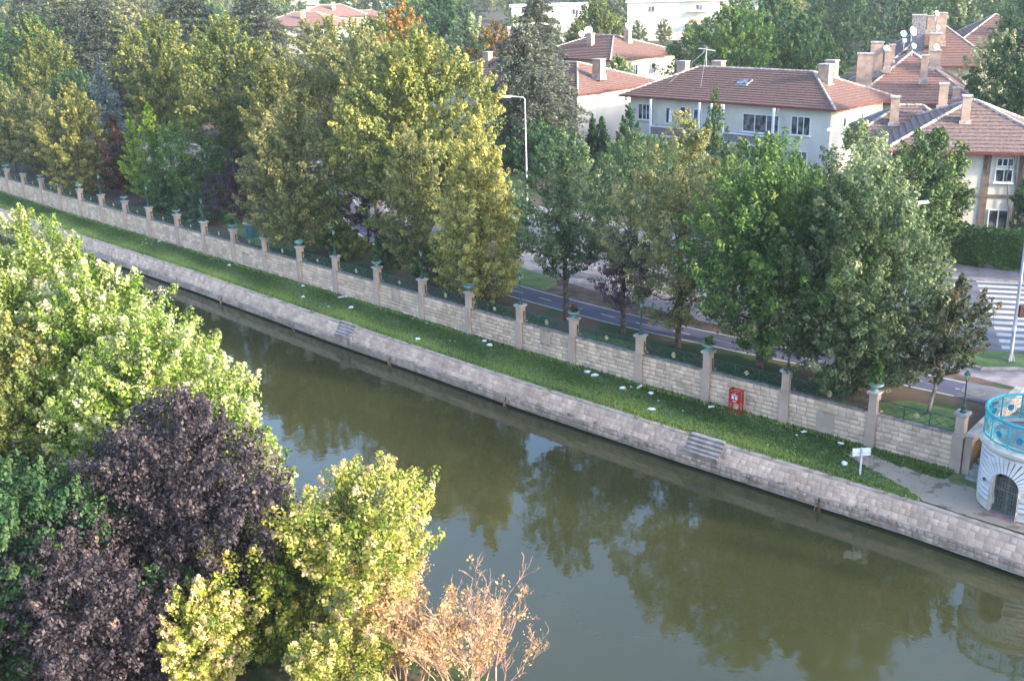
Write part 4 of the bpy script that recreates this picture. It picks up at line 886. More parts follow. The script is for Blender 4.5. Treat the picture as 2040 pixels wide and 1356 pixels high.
for x, y, z0, z1, w, d in [(ww(49.6), 5.4, 8.4, 10.15, 1.0, .7), (ww(46.3), 6.6, 9.2, 10.2, 1.1, .7), (ww(33.9), 4.9, 8.4, 10.45, 1.05, .8), (ww(34.6), 7.2, 8.8, 10.6, 1.0, .7)]: chimney(rc, x, y, z0-G0, z1-G0, w, d)
ant = empty('roof_antenna', W(46.9, -50.2, 9.6), 'thin lattice aerial on guy wires over the white house ridge', 'aerial', None, HZ)
b = MB(); b.tube([(0, 0, 0), (0, 0, 2.0)], .03, 5); b.build('mast', grey_met, ant)
b = MB(); b.tube([(-.9, 0, 1.9), (1.0, 0, 1.7)], .025, 4)
for k in range(6): b.tube([(-.8+k*.32, -.3, 1.9-k*.03), (-.8+k*.32, .3, 1.9-k*.03)], .012, 4)
b.tube([(-.5, 0, 1.3), (-.2, 0, 1.9)], .015, 4); b.build('dipoles', grey_met, ant)
b = MB(); b.tube([(0, 0, 1.8), (-2.2, -3.0, -1.2)], .012, 4); b.tube([(0, 0, 1.8), (1.8, -3.4, -1.4)], .012, 4); b.build('guy_wires', grey_met, ant)
# --- house A behind the cedar
ha, ra = house('white_house', 'white house with red hip roof half hidden by the large spreading cedar', 'house', W(83.0, -43.6, G0), HZ, 25.4, 13.6, 7.3-G0, 9.6-G0, 5.5, 6.0, white_wall, tile, 17)
wa = lambda t: 83.0-t
win(ha, wa(60.2), 5.6-G0, 1.9, 1.5, .8, panes=3); win(ha, wa(60.2), 2.7-G0, 1.9, 1.5, .8, panes=3)
for t in (64.5, 68, 72, 76, 79.5): win(ha, wa(t), 5.6-G0, 1.7, 1.5, .8, panes=3)
win(ha, 8.6, 6.1-G0, .45, .8, wx=25.4-.8, face='R', panes=1)
b = MB(); b.box(wa(74), wa(63), -.4, .8, 3.9-G0, 4.1-G0); b.build('balcony_slab', frame_w, ha); b = MB(); b.box(wa(74), wa(63), -.38, -.28, 4.1-G0, 4.9-G0); b.build('balcony_parapet', brick_g, ha)
chimney(ra, wa(59.6), 5.6, 8.2-G0, 10.1-G0, 1.1, .8); chimney(ra, wa(77), 6.4, 8.8-G0, 10.3-G0, .9, .7)
# --- cream house behind A
hb, rb = house('cream_house', 'cream house with red hip roof and two dishes, behind the cedar house', 'house', W(94, -74, G0), HZ, 15.5, 16, 7.6-G0, 10.2-G0, 6, 6, cream_wall, tile, 16)
for x in (3, 6.5, 10, 12.8): win(hb, x, 5.8-G0, 1.4, 1.4, .8, panes=3)
for y in (2.6, 6, 10): win(hb, y, 5.8-G0, 1.4, 1.4, wx=15.5-.8, face='R', panes=3)
chimney(rb, 8.2, 4.5, 8.4-G0, 10.6-G0, .9, .7); chimney(rb, 11.5, 8.6, 9.0-G0, 10.9-G0, .9, .7)
# --- pink gable
pg = empty('pink_gable_house', W(114, -82, G0), 'pink gabled house with a round white dish, left of the cedars', 'house', None, HZ)
b = MB(); b.hexa([(0, 0, -.2), (8, 0, -.2), (8, 10, -.2), (0, 10, -.2)], [(0, 0, 6), (8, 0, 6), (8, 10, 6), (0, 10, 6)]); b.f.append(()) if False else None
n = len(b.v); b.v += [(0, 0, 6), (8, 0, 6), (4, 0, 8.4), (0, 10, 6), (8, 10, 6), (4, 10, 8.4)]; b.f += [(n, n+1, n+2), (n+4, n+3, n+5)]
b.build('wall', pink_wall, pg)
b = MB()
for k in range(10):
    for sx in (0, 1):
        xa = 4+(k*.46)*(1 if sx else -1); xb = 4+((k+1)*.46)*(1 if sx else -1); za, zb = 8.5-k*.276, 8.5-(k+1)*.276
        b.quad((xa, -.3, za), (xb, -.3, zb+.05), (xb, 10.3, zb+.05), (xa, 10.3, za)); b.quad((xb, -.3, zb+.05), (xb, -.3, zb), (xb, 10.3, zb), (xb, 10.3, zb+.05))
prf = b.build('roof', tile, pg); chimney(prf, 4.5, 4, 7.6, 9.4, .9, .7)
win(pg, 4, 4.2, 1.6, 1.3, 0, panes=2)
# --- house B with brackets, turned to the street
E_ = np.array([.955, -.297]); NB_ = np.array([.297, .955]); ANGB = math.atan2(-.297, .955)
def XB(o, x, y, z=0): p = np.array(o)+E_*x+NB_*y; return (float(p[0]), float(p[1]), float(z))
OB = (28.0, 70.6)
hB, rB = house('bracketed_house', 'white timber framed house with brown weathered tile hip roof at the right edge', 'house', XB(OB, -3.1, -.75, G0), ANGB, 11.6, 11.4, 7.15-G0, 9.75-G0, 5.7, 5.6, white_wall, tile_b, 14, over=.75, soff=frame_d)
xb = lambda x: x+3.1; yb = .75
for x in (-2.2, 1.47, 3.48, 5.6, 7.4):
    b = MB(); b.box(xb(x)-.22, xb(x)+.22, yb-.06, yb, -.2, 7.0-G0); b.build('timber_post', frame_d, hB)
    b = MB(); b.tube([(xb(x), yb-.05, 5.95-G0), (xb(x), yb-.25, 6.3-G0), (xb(x), .1, 6.95-G0)], [.07, .06, .07], 6); b.build('eaves_bracket', frame_d, hB)
b = MB(); b.box(.75, 11.6-.75, yb-.07, yb-.001, 4.1-G0, 4.3-G0); b.build('timber_band', frame_d, hB)
win(hB, xb(4.55), 5.2+.35-G0, .95, .75, yb, panes=2, rows=1); win(hB, xb(4.55), 6.42-G0, .95, .42, yb, panes=3, sill=False)
win(hB, xb(.1), 5.9-G0, .8, 1.3, yb, panes=2, rows=2); win(hB, xb(-1.2), 2.7-G0, 1.0, 1.2, yb, panes=2); win(hB, xb(4.5), 2.6-G0, 1.1, 1.3, yb, panes=2)
chimney(rB, xb(2.1), 3.3, 8.3-G0, 10.3-G0, .55, .55); chimney(rB, xb(1.0), 8.3, 8.7-G0, 10.6-G0, .6, .5)
hb2, rb2 = house('garden_wing', 'lower brown roofed wing left of the bracketed house', 'house', XB(OB, -5.2, 5.6, G0), ANGB, 7.5, 7, 7.0-G0, 8.9-G0, 3.4, 2.5, white_wall, tile_b, 9, over=.6, soff=frame_d)
chimney(rb2, 3.0, 1.6, 7.5-G0, 9.7-G0, .6, .55)
# bare climber on the house corner
cl = MB(); rr = random.Random(4)
for k in range(13):
    p = Vector((5.7+rr.uniform(-.5, 1.2), -.1, G0)); pts = [p]
    for j in range(7): p = p+Vector((rr.uniform(-.22, .22), rr.uniform(-.05, .05), .82)); pts.append(p)
    if rr.random() < .6:
        for j in range(3): p = p+Vector((rr.uniform(-1.1, .9), .35, .12)); pts.append(p)
    cl.tube([XB(OB, q.x, q.y, q.z) for q in pts], [.06-.005*min(j, 9) for j in range(len(pts))], 4)
tag(cl.build('bare_climber', mat('climber_bark', (.22, .18, .16), .9, .1)), 'leafless tangled climber on the corner of the bracketed house', 'climber')
# --- salmon roofed houses D and E
OD = (34.2, 100.4)
hD, rD = house('salmon_house', 'house with striped salmon tile hip roof behind the bracketed house', 'house', XB(OD, -2.4, -.8, G0), ANGB, 11.4, 22, 6.65-G0, 10.35-G0, 5.7, 5.7, white_wall, tile_s, 20, soff=frame_d)
b = MB(); b.box(.8, 10.6, .74, .80, 5.2-G0, 5.45-G0); b.build('timber_band', frame_d, hD); b = MB(); b.box(4.6, 10.6, .72, .80, 5.45-G0, 6.5-G0); b.build('brown_panel', frame_d, hD)
for x in (7, 9): win(hD, x, 4.2-G0, 1.2, 1.3, .8, panes=2)
XD = lambda x, y, z: XB(OD, x-2.4, y-.8, z)
for x, y, z0, z1, w, d in [(1.25, 3.3, 7.6, 10.8, 1.4, .9), (2.3, 6.8, 8.5, 11.6, 1.15, .9), (3.3, 5.8, 9.0, 10.85, .55, .5), (3.75, 8.8, 9.3, 11.2, .55, .5), (6.5, 3.3, 8.2, 10.6, .6, .5), (7.65, 7.3, 8.9, 10.75, 1.0, .7), (9.3, 1.3, 6.7, 7.9, .6, .5)]: chimney(rD, x, y, z0-G0, z1-G0, w, d)
hE, rE = house('salmon_house', 'farther house with red brown hip roof behind the salmon one', 'house', XB((45, 125), -1.5, 0, G0), ANGB, 12, 24, 7.6-G0, 11.9-G0, 6, 6, cream_wall, tile, 18, soff=frame_d)
for x, y, z0, z1, w, d in [(3.3, 3, 8.6, 13.0, 1.5, 1.0), (4.9, 6.5, 10.8, 12.7, 1.0, .9), (5.8, 4.4, 9.6, 13.1, 1.1, .9), (5.2, 2.2, 8.2, 11.0, 1.3, .8)]: chimney(rE, x, y, z0-G0, z1-G0, w, d, brick_g if w > 1.4 else None)
hF, rF = house('salmon_house', 'farthest red brown roof of the right hand row below the dark trees', 'house', XB((45, 125), 7.5, 26, G0), ANGB, 12, 18, 7.8-G0, 11.6-G0, 6, 6, cream_wall, tile, 16, soff=frame_d)
# dishes
OE = (45, 125)
DS = [(XB(OD, 2.9, 5.9, 12.6), .42, 'largest white dish on the mast above the salmon roof'), (XB(OD, 2.15, 5.9, 12.4), .32, 'tilted white dish left of the largest one'), (XB(OD, 2.3, 5.9, 11.8), .2, 'small white dish below the tilted one'), (XB(OD, 3.1, 6.0, 11.25), .28, 'white dish right below the largest one'),
      (XB(OD, .75, 5.6, 11.1), .30, 'white dish on the slim chimney of the salmon roof'), (XB(OD, 5.2, 6.5, 11.1), .30, 'upturned white dish on the wide chimney of the salmon roof'), (XB(OE, 3.6, 3.6, 13.2), .28, 'small white dish on the brick chimney stack, farther roof'), (XB(OE, 3.75, 2.0, 11.7), .25, 'lower small dish beside the brick chimney stack'),
      (W(86.2, -78.6, 11.0), .55, 'white dish right of the front chimney on the cream house'), (W(87.4, -78.4, 10.5), .48, 'white dish left of the front chimney on the cream house'), (W(82.4, -82.5, 11.5), .42, 'white dish on the rear chimney of the cream house'), (W(110.0, -81.6, 7.4), .7, 'round white dish on the pink gable wall')]
for p, r, lb in DS: dish(lb, p, r, rd.uniform(-.4, .5)+(.2), .45, .9)
# --- far buildings
def slab(name, label, loc, ang, Wd, Dp, H_, m, nf, wcols, roofm=None, group=None):
    e = empty(name, loc, label, 'building', group, ang)
    b = MB(); b.box(0, Wd, 0, Dp, -.3, H_); b.build('wall', m, e)
    b = MB(); b.box(-.5, Wd+.5, -.5, Dp+.5, H_, H_+.35); b.build('roof', roofm or frame_w, e)
    for k in range(nf):
        for j in range(wcols): win(e, (j+.5)*Wd/wcols, H_-1.7-k*3, 1.5, 1.4, 0, panes=2)
    return e
wb = slab('white_block', 'long flat roofed white building across the top of the picture', (32, 286, G0), math.atan2(-3, 20), 36, 14, 9.4, white_wall, 1, 3)
b = MB(); b.box(15.5, 20.5, -1.8, 0, 6.9, 7.2); b.box(15.5, 20.5, -1.8, 0, 3.8, 4.1); b.box(15.5, 20.5, -1.8, 0, 9.5, 9.75); b.build('balcony', frame_w, wb)
b = MB(); b.box(15.5, 20.5, -1.8, -1.7, 4.1, 5.1); b.build('balcony_parapet', pink_wall, wb)
slab('white_block', 'left end of the white buildings, seen beside the tall cedar', (2.5, 292, G0), 0, 22, 12, 9.0, white_wall, 1, 2)
for i, (x, y, w, d, ze, zr, wm, tm, a, lb) in enumerate([(-62, 276, 22, 16, 6.6, 9.6, cream_wall, tile_s, -.2, 'orange roofed house above the olive crowns, nearest of the far ones'), (-57, 305, 20, 14, 7.5, 10.5, cream_wall, tile_s, .1, 'orange roofed house with cream wall, second of the far ones'),
        (-98, 430, 48, 24, 8, 13, cream_wall, mort_l, -.1, 'wide yellow gabled hall at the top edge'), (-62, 400, 30, 18, 7, 10, white_wall, white_m, .1, 'white roofed hall right of the yellow one'), (-48, 330, 16, 12, 6, 8, cream_wall, tile_s, .2, 'small orange roof right of the cream wall'),
        (-150, 330, 12, 10, 6, 8, white_wall, tile, .1, 'white house showing between the cedars, left top'), (-120, 330, 10, 10, 6, 8, white_wall, tile_s, .2, 'white house showing between cedars, farther right'), (120, 330, 26, 14, 8, 11, cream_wall, tile, -.2, 'red roof strip over the round trees at the top edge')]):
    h_, r_ = house('far_house', lb, 'house', (x, y, G0), a, w, d, ze, zr, d/2, d/2, wm, tm, 9, over=.5)
    for k in range(4): win(h_, w*(k+.7)/4.6, ze-1.7, 1.4, 1.3, .5, panes=2, sill=False)
    if i in (0, 1): chimney(r_, w*.55, 4, ze+.8, zr+.6, 1, .8)
CLEAR = [(-50, 285, 14), (-47, 312, 14), (-74, 442, 30), (-47, 410, 20), (-40, 336, 12), (50, 293, 24), (14, 298, 15), (20, 99, 14), (-4, 126, 16), (18, 158, 13), (0, 180, 10), (40, 110, 15), (50, 135, 16), (60, 156, 14), (32, 74, 9), (133, 337, 16), (-139, 337, 14), (-112, 337, 12)]
def okfar(x, y, h):
    a = x/y
    if not keep(x, y): return False
    if -.30 < a < -.125 and 98 < y < 268 and h > 7: return False
    if .0 < a < .21 and 118 < y < 284: return False
    if -.03 < a < .0 and 150 < y < 284: return False
    if .14 < a < .44 and y < 112: return False
    if a < -.02 and y < 128: return False
    return True
cnt = 0
for k in range(5200):
    y = rd.uniform(132, 620); x = rd.uniform(-.56, .56)*y; q = rd.randrange(7)
    if x > 0 and y < 330: q = rd.choice([1, 4, 0, 1, 5, 3])
    if x < -30 and y < 260: q = rd.choice([0, 2, 3, 6, 6, 1])
    h = 13
    if not okfar(x, y, h): continue
    mind = 5.2+y*.016
    if any((x-a)**2+(y-b_)**2 < mind**2 for a, b_ in BLOCK): continue
    BLOCK.append((x, y)); cnt += 1
    zone = ('woods at the upper right' if x > .18*y else 'park at the upper left' if x < -.1*y else 'gardens at the top centre')
    far_tree(x, y, q, rd.uniform(.75, 1.15)*(1+.25*(y > 300)), zone)
    if cnt > 265: break
for k in range(9):
    far_tree(4+k*6.6+rd.uniform(-1.5, 1.5), 262+rd.uniform(-10, 8), rd.choice([0, 1, 5, 3]), rd.uniform(.48, .68), '')
for k in range(9):
    far_tree(-30-k*6+rd.uniform(-2, 2), 262+rd.uniform(-6, 6), rd.choice([0, 2, 3]), .62, '')
# ---------------------------------------------------------------- street level: track, pavement, road
def ribbon(name, pts, w0, w1, z, m, kind='structure', dash=None):
    P = [np.array(p) for p in pts]
    # resample
    Q = []
    for i in range(len(P)-1):
        n = max(1, int(np.linalg.norm(P[i+1]-P[i])/1.0))
        for k in range(n): Q.append(P[i]+(P[i+1]-P[i])*k/n)
    Q.append(P[-1]); Q = np.array(Q)
    for _ in range(6): Q[1:-1] = (Q[:-2]+Q[1:-1]*2+Q[2:])/4
    T = np.gradient(Q, axis=0); T /= np.linalg.norm(T, axis=1, keepdims=True); Nn = np.c_[-T[:, 1], T[:, 0]]
    s = np.r_[0, np.cumsum(np.linalg.norm(np.diff(Q, axis=0), axis=1))]
    b = MB()
    rngs = [(0, s[-1])] if not dash else [(a, a+dash[0]) for a in np.arange(dash[2] if len(dash) > 2 else .5, s[-1]-dash[0], dash[1])]
    for a, c in rngs:
        k = [a]+[x for x in s if a < x < c]+[c]
        pts_ = [np.array([np.interp(x, s, Q[:, 0]), np.interp(x, s, Q[:, 1])]) for x in k]; ns_ = [np.array([np.interp(x, s, Nn[:, 0]), np.interp(x, s, Nn[:, 1])]) for x in k]
        for i in range(len(k)-1):
            p, q, u, v = pts_[i], pts_[i+1], ns_[i], ns_[i+1]
            A = [tuple(p+u*w0)+(z,), tuple(q+v*w0)+(z,), tuple(q+v*w1)+(z,), tuple(p+u*w1)+(z,)]
            b.quad(*A)
    o = b.build(name, m); tag(o, kind=kind); return o
def P2(t, s): p = W(t, s); return (p[0], p[1])
G = 1.35
TRK = [P2(*q) for q in [(-25, -5.9), (-8, -5.6), (-2, -5.45), (2, -5.2), (5, -4.98), (11.5, -4.12), (19, -3.55), (27, -3.75), (34, -4.4), (40, -5.6), (45, -7.3), (50, -9.6), (58, -14), (70, -22)]]
PAV = [P2(*q) for q in [(-25, -9.6), (-5, -9.2), (3, -8.9), (10, -8.3), (17, -7.8), (24, -8.6), (30, -9.6), (38, -11.0), (44, -12.6), (52, -15.6), (62, -22), (75, -31)]]
ribbon('pavement', PAV, -1.9, 1.9, G+.012, paving)
ribbon('cycle_track', TRK, -.95, .95, G+.016, track_m)
ribbon('track_edge_line', TRK, -.97, -.86, G+.022, paint); ribbon('track_edge_line', TRK, .86, .97, G+.022, paint)
ribbon('track_centre_line', TRK, -.035, .045, G+.022, paint, dash=(1.0, 2.35))
RD = [(75, 38.0), (45, 47.4), (28, 52.8), (18, 56.3), (10, 63), (2, 72.5), (-8, 84), (-20, 99), (-60, 143), (-130, 215)]
ribbon('road', RD, -5.2, 5.2, G+.004, asphalt)
ribbon('road_centre_line', RD, -.06, .06, G+.010, paint, dash=(2.5, 6.0))
RD_R = ribbon('road_widening', [(75, 37.5), (45, 46.8), (28, 52.6), (14, 57.0)], -6.1, 6.1, G+.0005+.008, asphalt)
# far kerb and pavement beyond the road
FK = [(75, 44.3), (45, 53.4), (28, 59.2), (24.5, 60.4), (18, 62.8), (12, 67.5), (6, 74.5), (-4, 86.5), (-40, 128)]
def kerb(name, pts, w, h):
    P = pts; b = MB()
    for i in range(len(P)-1):
        a, c = np.array(P[i]), np.array(P[i+1]); t = (c-a)/np.linalg.norm(c-a); n = np.array([-t[1], t[0]])*w
        b.hexa([(*(a), G-.05), (*(c), G-.05), (*(c+n), G-.05), (*(a+n), G-.05)], [(*(a), G+h), (*(c), G+h), (*(c+n), G+h), (*(a+n), G+h)])
    o = b.build(name, concrete); tag(o, kind='structure'); return o
FKr = FK[::-1]
kerb('kerb', FKr, .14, .12)
ribbon('far_pavement', FKr, .14, 3.2, G+.11, paving)
# crossing stripes
for k in range(13):
    o_ = np.array([23.35, 48.0])+NB_*(k*.98); b = MB(); L = 4.6
    b.quad((*(o_), G+.016), (*(o_+E_*L), G+.016), (*(o_+E_*L+NB_*.5), G+.016), (*(o_+NB_*.5), G+.016))
    tag(b.build('crossing_stripe', paint), kind='structure')
# plaza asphalt and paving at the right, islands
def poly(name, pts, z, m):
    b = MB(); b.quad(*[(x, y, z) for x, y in pts]); o = b.build(name, m); tag(o, kind='structure'); return o
poly('plaza_paving', [(17.6, 48.6), (19.4, 45.9), (21.0, 43.9), (24.5, 40.2), (34, 33), (44, 40), (30, 44.6), (27.2, 44.5), (25, 44.2), (21.2, 45.2), (20.2, 46.2), (20.4, 47.9), (22.6, 48.4), (20, 50.6), (16, 51.8)], G+.020, paving)
poly('plaza_asphalt', [W(2.2, -6.15)[:2], W(2.0, -4.2)[:2], W(-2, -4.55)[:2], W(-12, -4.8)[:2], W(-20, -5.0)[:2], W(-20, -8.0)[:2], W(-8, -7.2)[:2], W(-1.5, -6.9)[:2]], G+.024, asphalt)
gi = poly('grass_island', [(20.6, 47.6), (20.4, 46.4), (21.3, 45.4), (23.0, 45.2), (25, 44.4), (27, 44.6), (25.2, 46.2), (23.2, 47.4), (21.6, 47.8)], G+.10, grass_m)
kerb('island_kerb', [(27, 44.5), (25, 44.3), (23.0, 45.1), (21.2, 45.3), (20.3, 46.4), (20.5, 47.7)], -.15, .12)
poly('soil_verge', [P2(1, -6.2), P2(12, -5.15), P2(19, -4.6), P2(27, -4.75), P2(30, -5.2), P2(27.5, -7.9), P2(22, -6.1), P2(12, -6.4), P2(1.5, -7.1)], G+.003, mat('bare_soil', (.135, .10, .085), .95, .1, var=.2, scale=1.5, bump=.4))
poly('grass_patch', [P2(26.5, -5.0), P2(29.5, -5.2), P2(31.5, -6.0), P2(31, -8.2), P2(28, -7.6), P2(26.8, -6.4)], G+.008, grass_m)
poly('grass_patch', [P2(.4, -.5), P2(3.6, -.2), P2(4.4, -1.3), P2(3.2, -2.6), P2(.6, -3.0)], G+.006, grass_m)
poly('grass_patch', [P2(15.5, .1), P2(20, .2), P2(20, -.7), P2(17, -1.0), P2(15.6, -.7)], G+.006, grass_m)
poly('grass_patch', [P2(42, -5), P2(48, -7.5), P2(58, -12), P2(66, -9), P2(60, -3), P2(50, -.5), P2(46, -1.5), P2(44, -3.2)], G+.004, grass_m)
mh = MB(); mh.lathe((0, 0, 0), [(0, .010), (.34, .010), (.36, .013), (.48, .013), (.50, 0)], 24); o = mh.build('manhole_cover', mat('cast_iron', (.12, .115, .12), .6, .4)); tag(o, 'round manhole cover in the asphalt behind the lantern', 'manhole cover'); o.location = (19.75, 42.75, G+.026)
# ivy fence
IV = [(18.5, 69.0), (22.5, 66.2), (26.7, 63.6), (28.85, 61.9), (31.2, 60.4), (36, 57.6), (42, 55)]
iv = empty('ivy_fence', (28.8, 62, G), 'low concrete wall and fence buried in hanging green ivy, across the road', 'hedge'); b = MB(); b2 = MB(); VV = []; TA = []
rng = np.random.default_rng(9)
for i in range(len(IV)-1):
    a, c = np.array(IV[i]), np.array(IV[i+1]); t = (c-a)/np.linalg.norm(c-a); n = np.array([t[1], -t[0]]); L = np.linalg.norm(c-a)
    if n[1] > 0: n = -n
    q = lambda p, z: (p[0], p[1], z)
    b.hexa([q(a, G), q(c, G), q(c-n*.25, G), q(a-n*.25, G)], [q(a, G+.45), q(c, G+.45), q(c-n*.25, G+.45), q(a-n*.25, G+.45)])
    b2.hexa([q(a+n*.06-t*.13, G), q(a+n*.06+t*.13, G), q(a-n*.3+t*.13, G), q(a-n*.3-t*.13, G)], [q(a+n*.06-t*.13, G+1.0), q(a+n*.06+t*.13, G+1.0), q(a-n*.3+t*.13, G+1.0), q(a-n*.3-t*.13, G+1.0)])
    m_ = int(L*1500); x = rng.random(m_)*L; hz = rng.random(m_)
    low = .45+.35*np.sin(x*1.9+i)+.2*np.sin(x*5.3); zz = np.maximum(hz*2.45, low*.9)+rng.normal(0, .06, m_)
    dep = .12+.22*rng.random(m_)*(1+.5*np.sin(x*3+zz*2))-.35*(hz > .93)*rng.random(m_)*2
    P = np.c_[a[0]+t[0]*x+n[0]*dep, a[1]+t[1]*x+n[1]*dep, G+zz]
    Nn = np.c_[np.full(m_, n[0]), np.full(m_, n[1]), np.full(m_, .5)]+rng.normal(size=(m_, 3))*.4
    VV.append(leaves(P, Nn, np.full(m_, .17), rng, .8)); TA.append(np.repeat(np.clip(rng.normal(.5, .16, m_), 0, 1), 4))
adopt(b.build('low_wall', concrete), iv); adopt(b2.build('fence_posts', concrete), iv)
VV = np.concatenate(VV); adopt(npmesh('ivy', VV, np.arange(len(VV)).reshape(-1, 4), LM['green'], attr=np.concatenate(TA)), iv)
# street lamps and poles
def street_lamp(label, loc, h, armdir, arm, curved=False):
    e = empty('street_lamp', loc, label, 'street lamp', 'tall street lamps', armdir)
    b = MB(); b.lathe((0, 0, 0), [(0, 0), (.16, 0), (.16, .03), (.11, .12)], 8)
    if curved: pts = [(0, 0, 0), (0, 0, h*.72), (arm*.12, 0, h*.86), (arm*.45, 0, h*.97), (arm, 0, h)]
    else: pts = [(0, 0, 0), (0, 0, h-.12), (.08, 0, h), (arm, 0, h+.12)]
    b.tube(pts, [.085, .06, .05, .045, .04][:len(pts)] if curved else [.075, .042, .04, .035], 8); b.build('pole', grey_met, e, True)
    b = MB(); b.hexa([(arm-.1, -.10, h+.02), (arm+.55, -.07, h+.06), (arm+.55, .07, h+.06), (arm-.1, .10, h+.02)], [(arm-.1, -.08, h+.17), (arm+.5, -.05, h+.19), (arm+.5, .05, h+.19), (arm-.1, .08, h+.17)]); b.build('lamp_head', dish_m, e); return e
street_lamp('tall grey street lamp in front of the large cedar', W(40.3, -18, G), 9.05, math.pi+.1, 1.1)
street_lamp('slim street lamp rising before the bright side wall of the white house', W(14.6, -18, G), 8.6, math.pi-.1, .9)
street_lamp('street lamp whose curved arm shows beside the evergreen, before the ivy', W(10.6, -14.4, G), 5.4, .15, 1.9, True)
pl = empty('sign_pole', (22.9, 46.17, G), 'tall pale metal pole on the grass island, with a small brown box', 'pole')
b = MB(); b.tube([(0, 0, 0), (0, 0, 7.5)], [.085, .06], 8)
for k in range(4): th = math.pi/4+k*math.pi/2; b.hexa([(0, 0, .02), (.22*math.cos(th), .22*math.sin(th), .02), (.22*math.cos(th)+.02, .22*math.sin(th), .02)], [(0, 0, .6), (.08*math.cos(th), .08*math.sin(th), .5), (.08*math.cos(th)+.02, .08*math.sin(th), .5)])
b.build('pole_shaft', grey_met, pl); b = MB(); b.box(-.3, .3, -.3, .3, 0, .06); b.build('pole_base', concrete, pl); b = MB(); b.box(.1, .5, -.14, .14, 2.2, 2.75); b.build('box_sign', mat('brown_box', (.22, .08, .06), .6, .3), pl)
b = MB(); b.tube([(0, 0, 1.55), (0, 0, 1.75)], .1, 8); b.build('band', white_m, pl)
gl = empty('globe_lamp', (31.6, 64.4, G), 'white globe garden lamp just behind the ivy fence', 'lamp'); b = MB(); b.tube([(0, 0, 0), (0, 0, 2.5)], .04, 6); b.build('lamp_post', grey_met, gl)
b = MB(); b.lathe((0, 0, 2.68), [(.0, -.2), (.12, -.16), (.19, -.06), (.19, .06), (.12, .16), (0, .2)], 14); b.build('globe', mat('globe_glass', (.62, .60, .55), .25, .6), gl, True)
dk = MB(); dk.box(-.5, .5, -.35, .35, 0, 3.0); dk.box(-.55, -.45, -.4, .4, 0, 3.2); o = dk.build('utility_kiosk', mat('kiosk_dark', (.10, .10, .13), .6, .3)); tag(o, 'tall dark kiosk behind the left end of the ivy', 'kiosk'); o.location = (25.6, 67.0, G); o.rotation_euler = (0, 0, -.3)
bn = empty('park_bin', W(52.6, -1.9, G), 'small teal litter bin with pale lid on the shaded grass behind the wall', 'bin', None, ANG)
b = MB(); b.hexa([(-.32, -.3, 0), (.32, -.3, 0), (.32, .3, 0), (-.32, .3, 0)], [(-.42, -.36, .95), (.42, -.36, .95), (.42, .36, .95), (-.42, .36, .95)]); b.build('body', bin_m, bn); b = MB(); b.box(-.5, .5, -.42, .42, .95, 1.05); b.build('lid', grey_met, bn)

# ---------------------------------------------------------------- stair flank and round tower
fl = empty('stair_flank', W(-.3, -1.5, 0), 'mauve stone stair and side wall between the end pillar and the round tower', 'stairs')
b = MB(); b.hexa([W(-.24, -5.0, -.2), W(-.24, .0, -.2), W(-.52, .0, -.2), W(-.52, -5.0, -.2)], [W(-.24, -5.0, 2.1), W(-.24, .0, 1.55), W(-.52, .0, 1.55), W(-.52, -5.0, 2.1)]); adopt(b.build('side_wall', stone_s), fl)
b = MB(); b.hexa([W(-.20, -5.0, 2.1), W(-.20, .02, 1.56), W(-.56, .02, 1.56), W(-.56, -5.0, 2.1)], [W(-.20, -5.0, 2.18), W(-.20, .02, 1.64), W(-.56, .02, 1.64), W(-.56, -5.0, 2.18)]); adopt(b.build('side_coping', concrete), fl)
for k in range(9):
    b = MB(); s1 = .35-k*.34; b.hexa([W(-.54, s1-.36, -.2), W(-.54, s1, -.2), W(-1.9, s1, -.2), W(-1.9, s1-.36, -.2)], [W(-.54, s1-.36, .02+.15*(k+.6)), W(-.54, s1, .02+.15*(k+.6)), W(-1.9, s1, .02+.15*(k+.6)), W(-1.9, s1-.36, .02+.15*(k+.6))]); adopt(b.build('step', concrete), fl)
rw = empty('retaining_wall', W(-8, bw(-8), 0), 'plain stretch of stone wall continuing behind the round tower', 'wall'); b = MB(); b2 = MB()
wt = [-60, -40, -30, -20, -12, -6, -1.92]
for i in range(len(wt)-1):
    a, c = wt[i], wt[i+1]; q4 = lambda o0, o1, z: [W(a, bw(a)+o0, z), W(a, bw(a)+o1, z), W(c, bw(c)+o1, z), W(c, bw(c)+o0, z)][::-1]
    b.hexa(q4(-.34, 0, -.3), q4(-.34, 0, 1.5)); b2.hexa(q4(-.36, .04, 1.5), q4(-.36, .04, 1.58))
adopt(b.build('wall_core', stone), rw); adopt(b2.build('wall_coping', coping_m), rw)
TWC = (-3.08, .90); TR = 1.74; TH = 2.40
tw = empty('round_tower', W(TWC[0], TWC[1], 0), 'white rusticated round stone tower with arched iron gate at the right edge', 'tower', None, ANG)
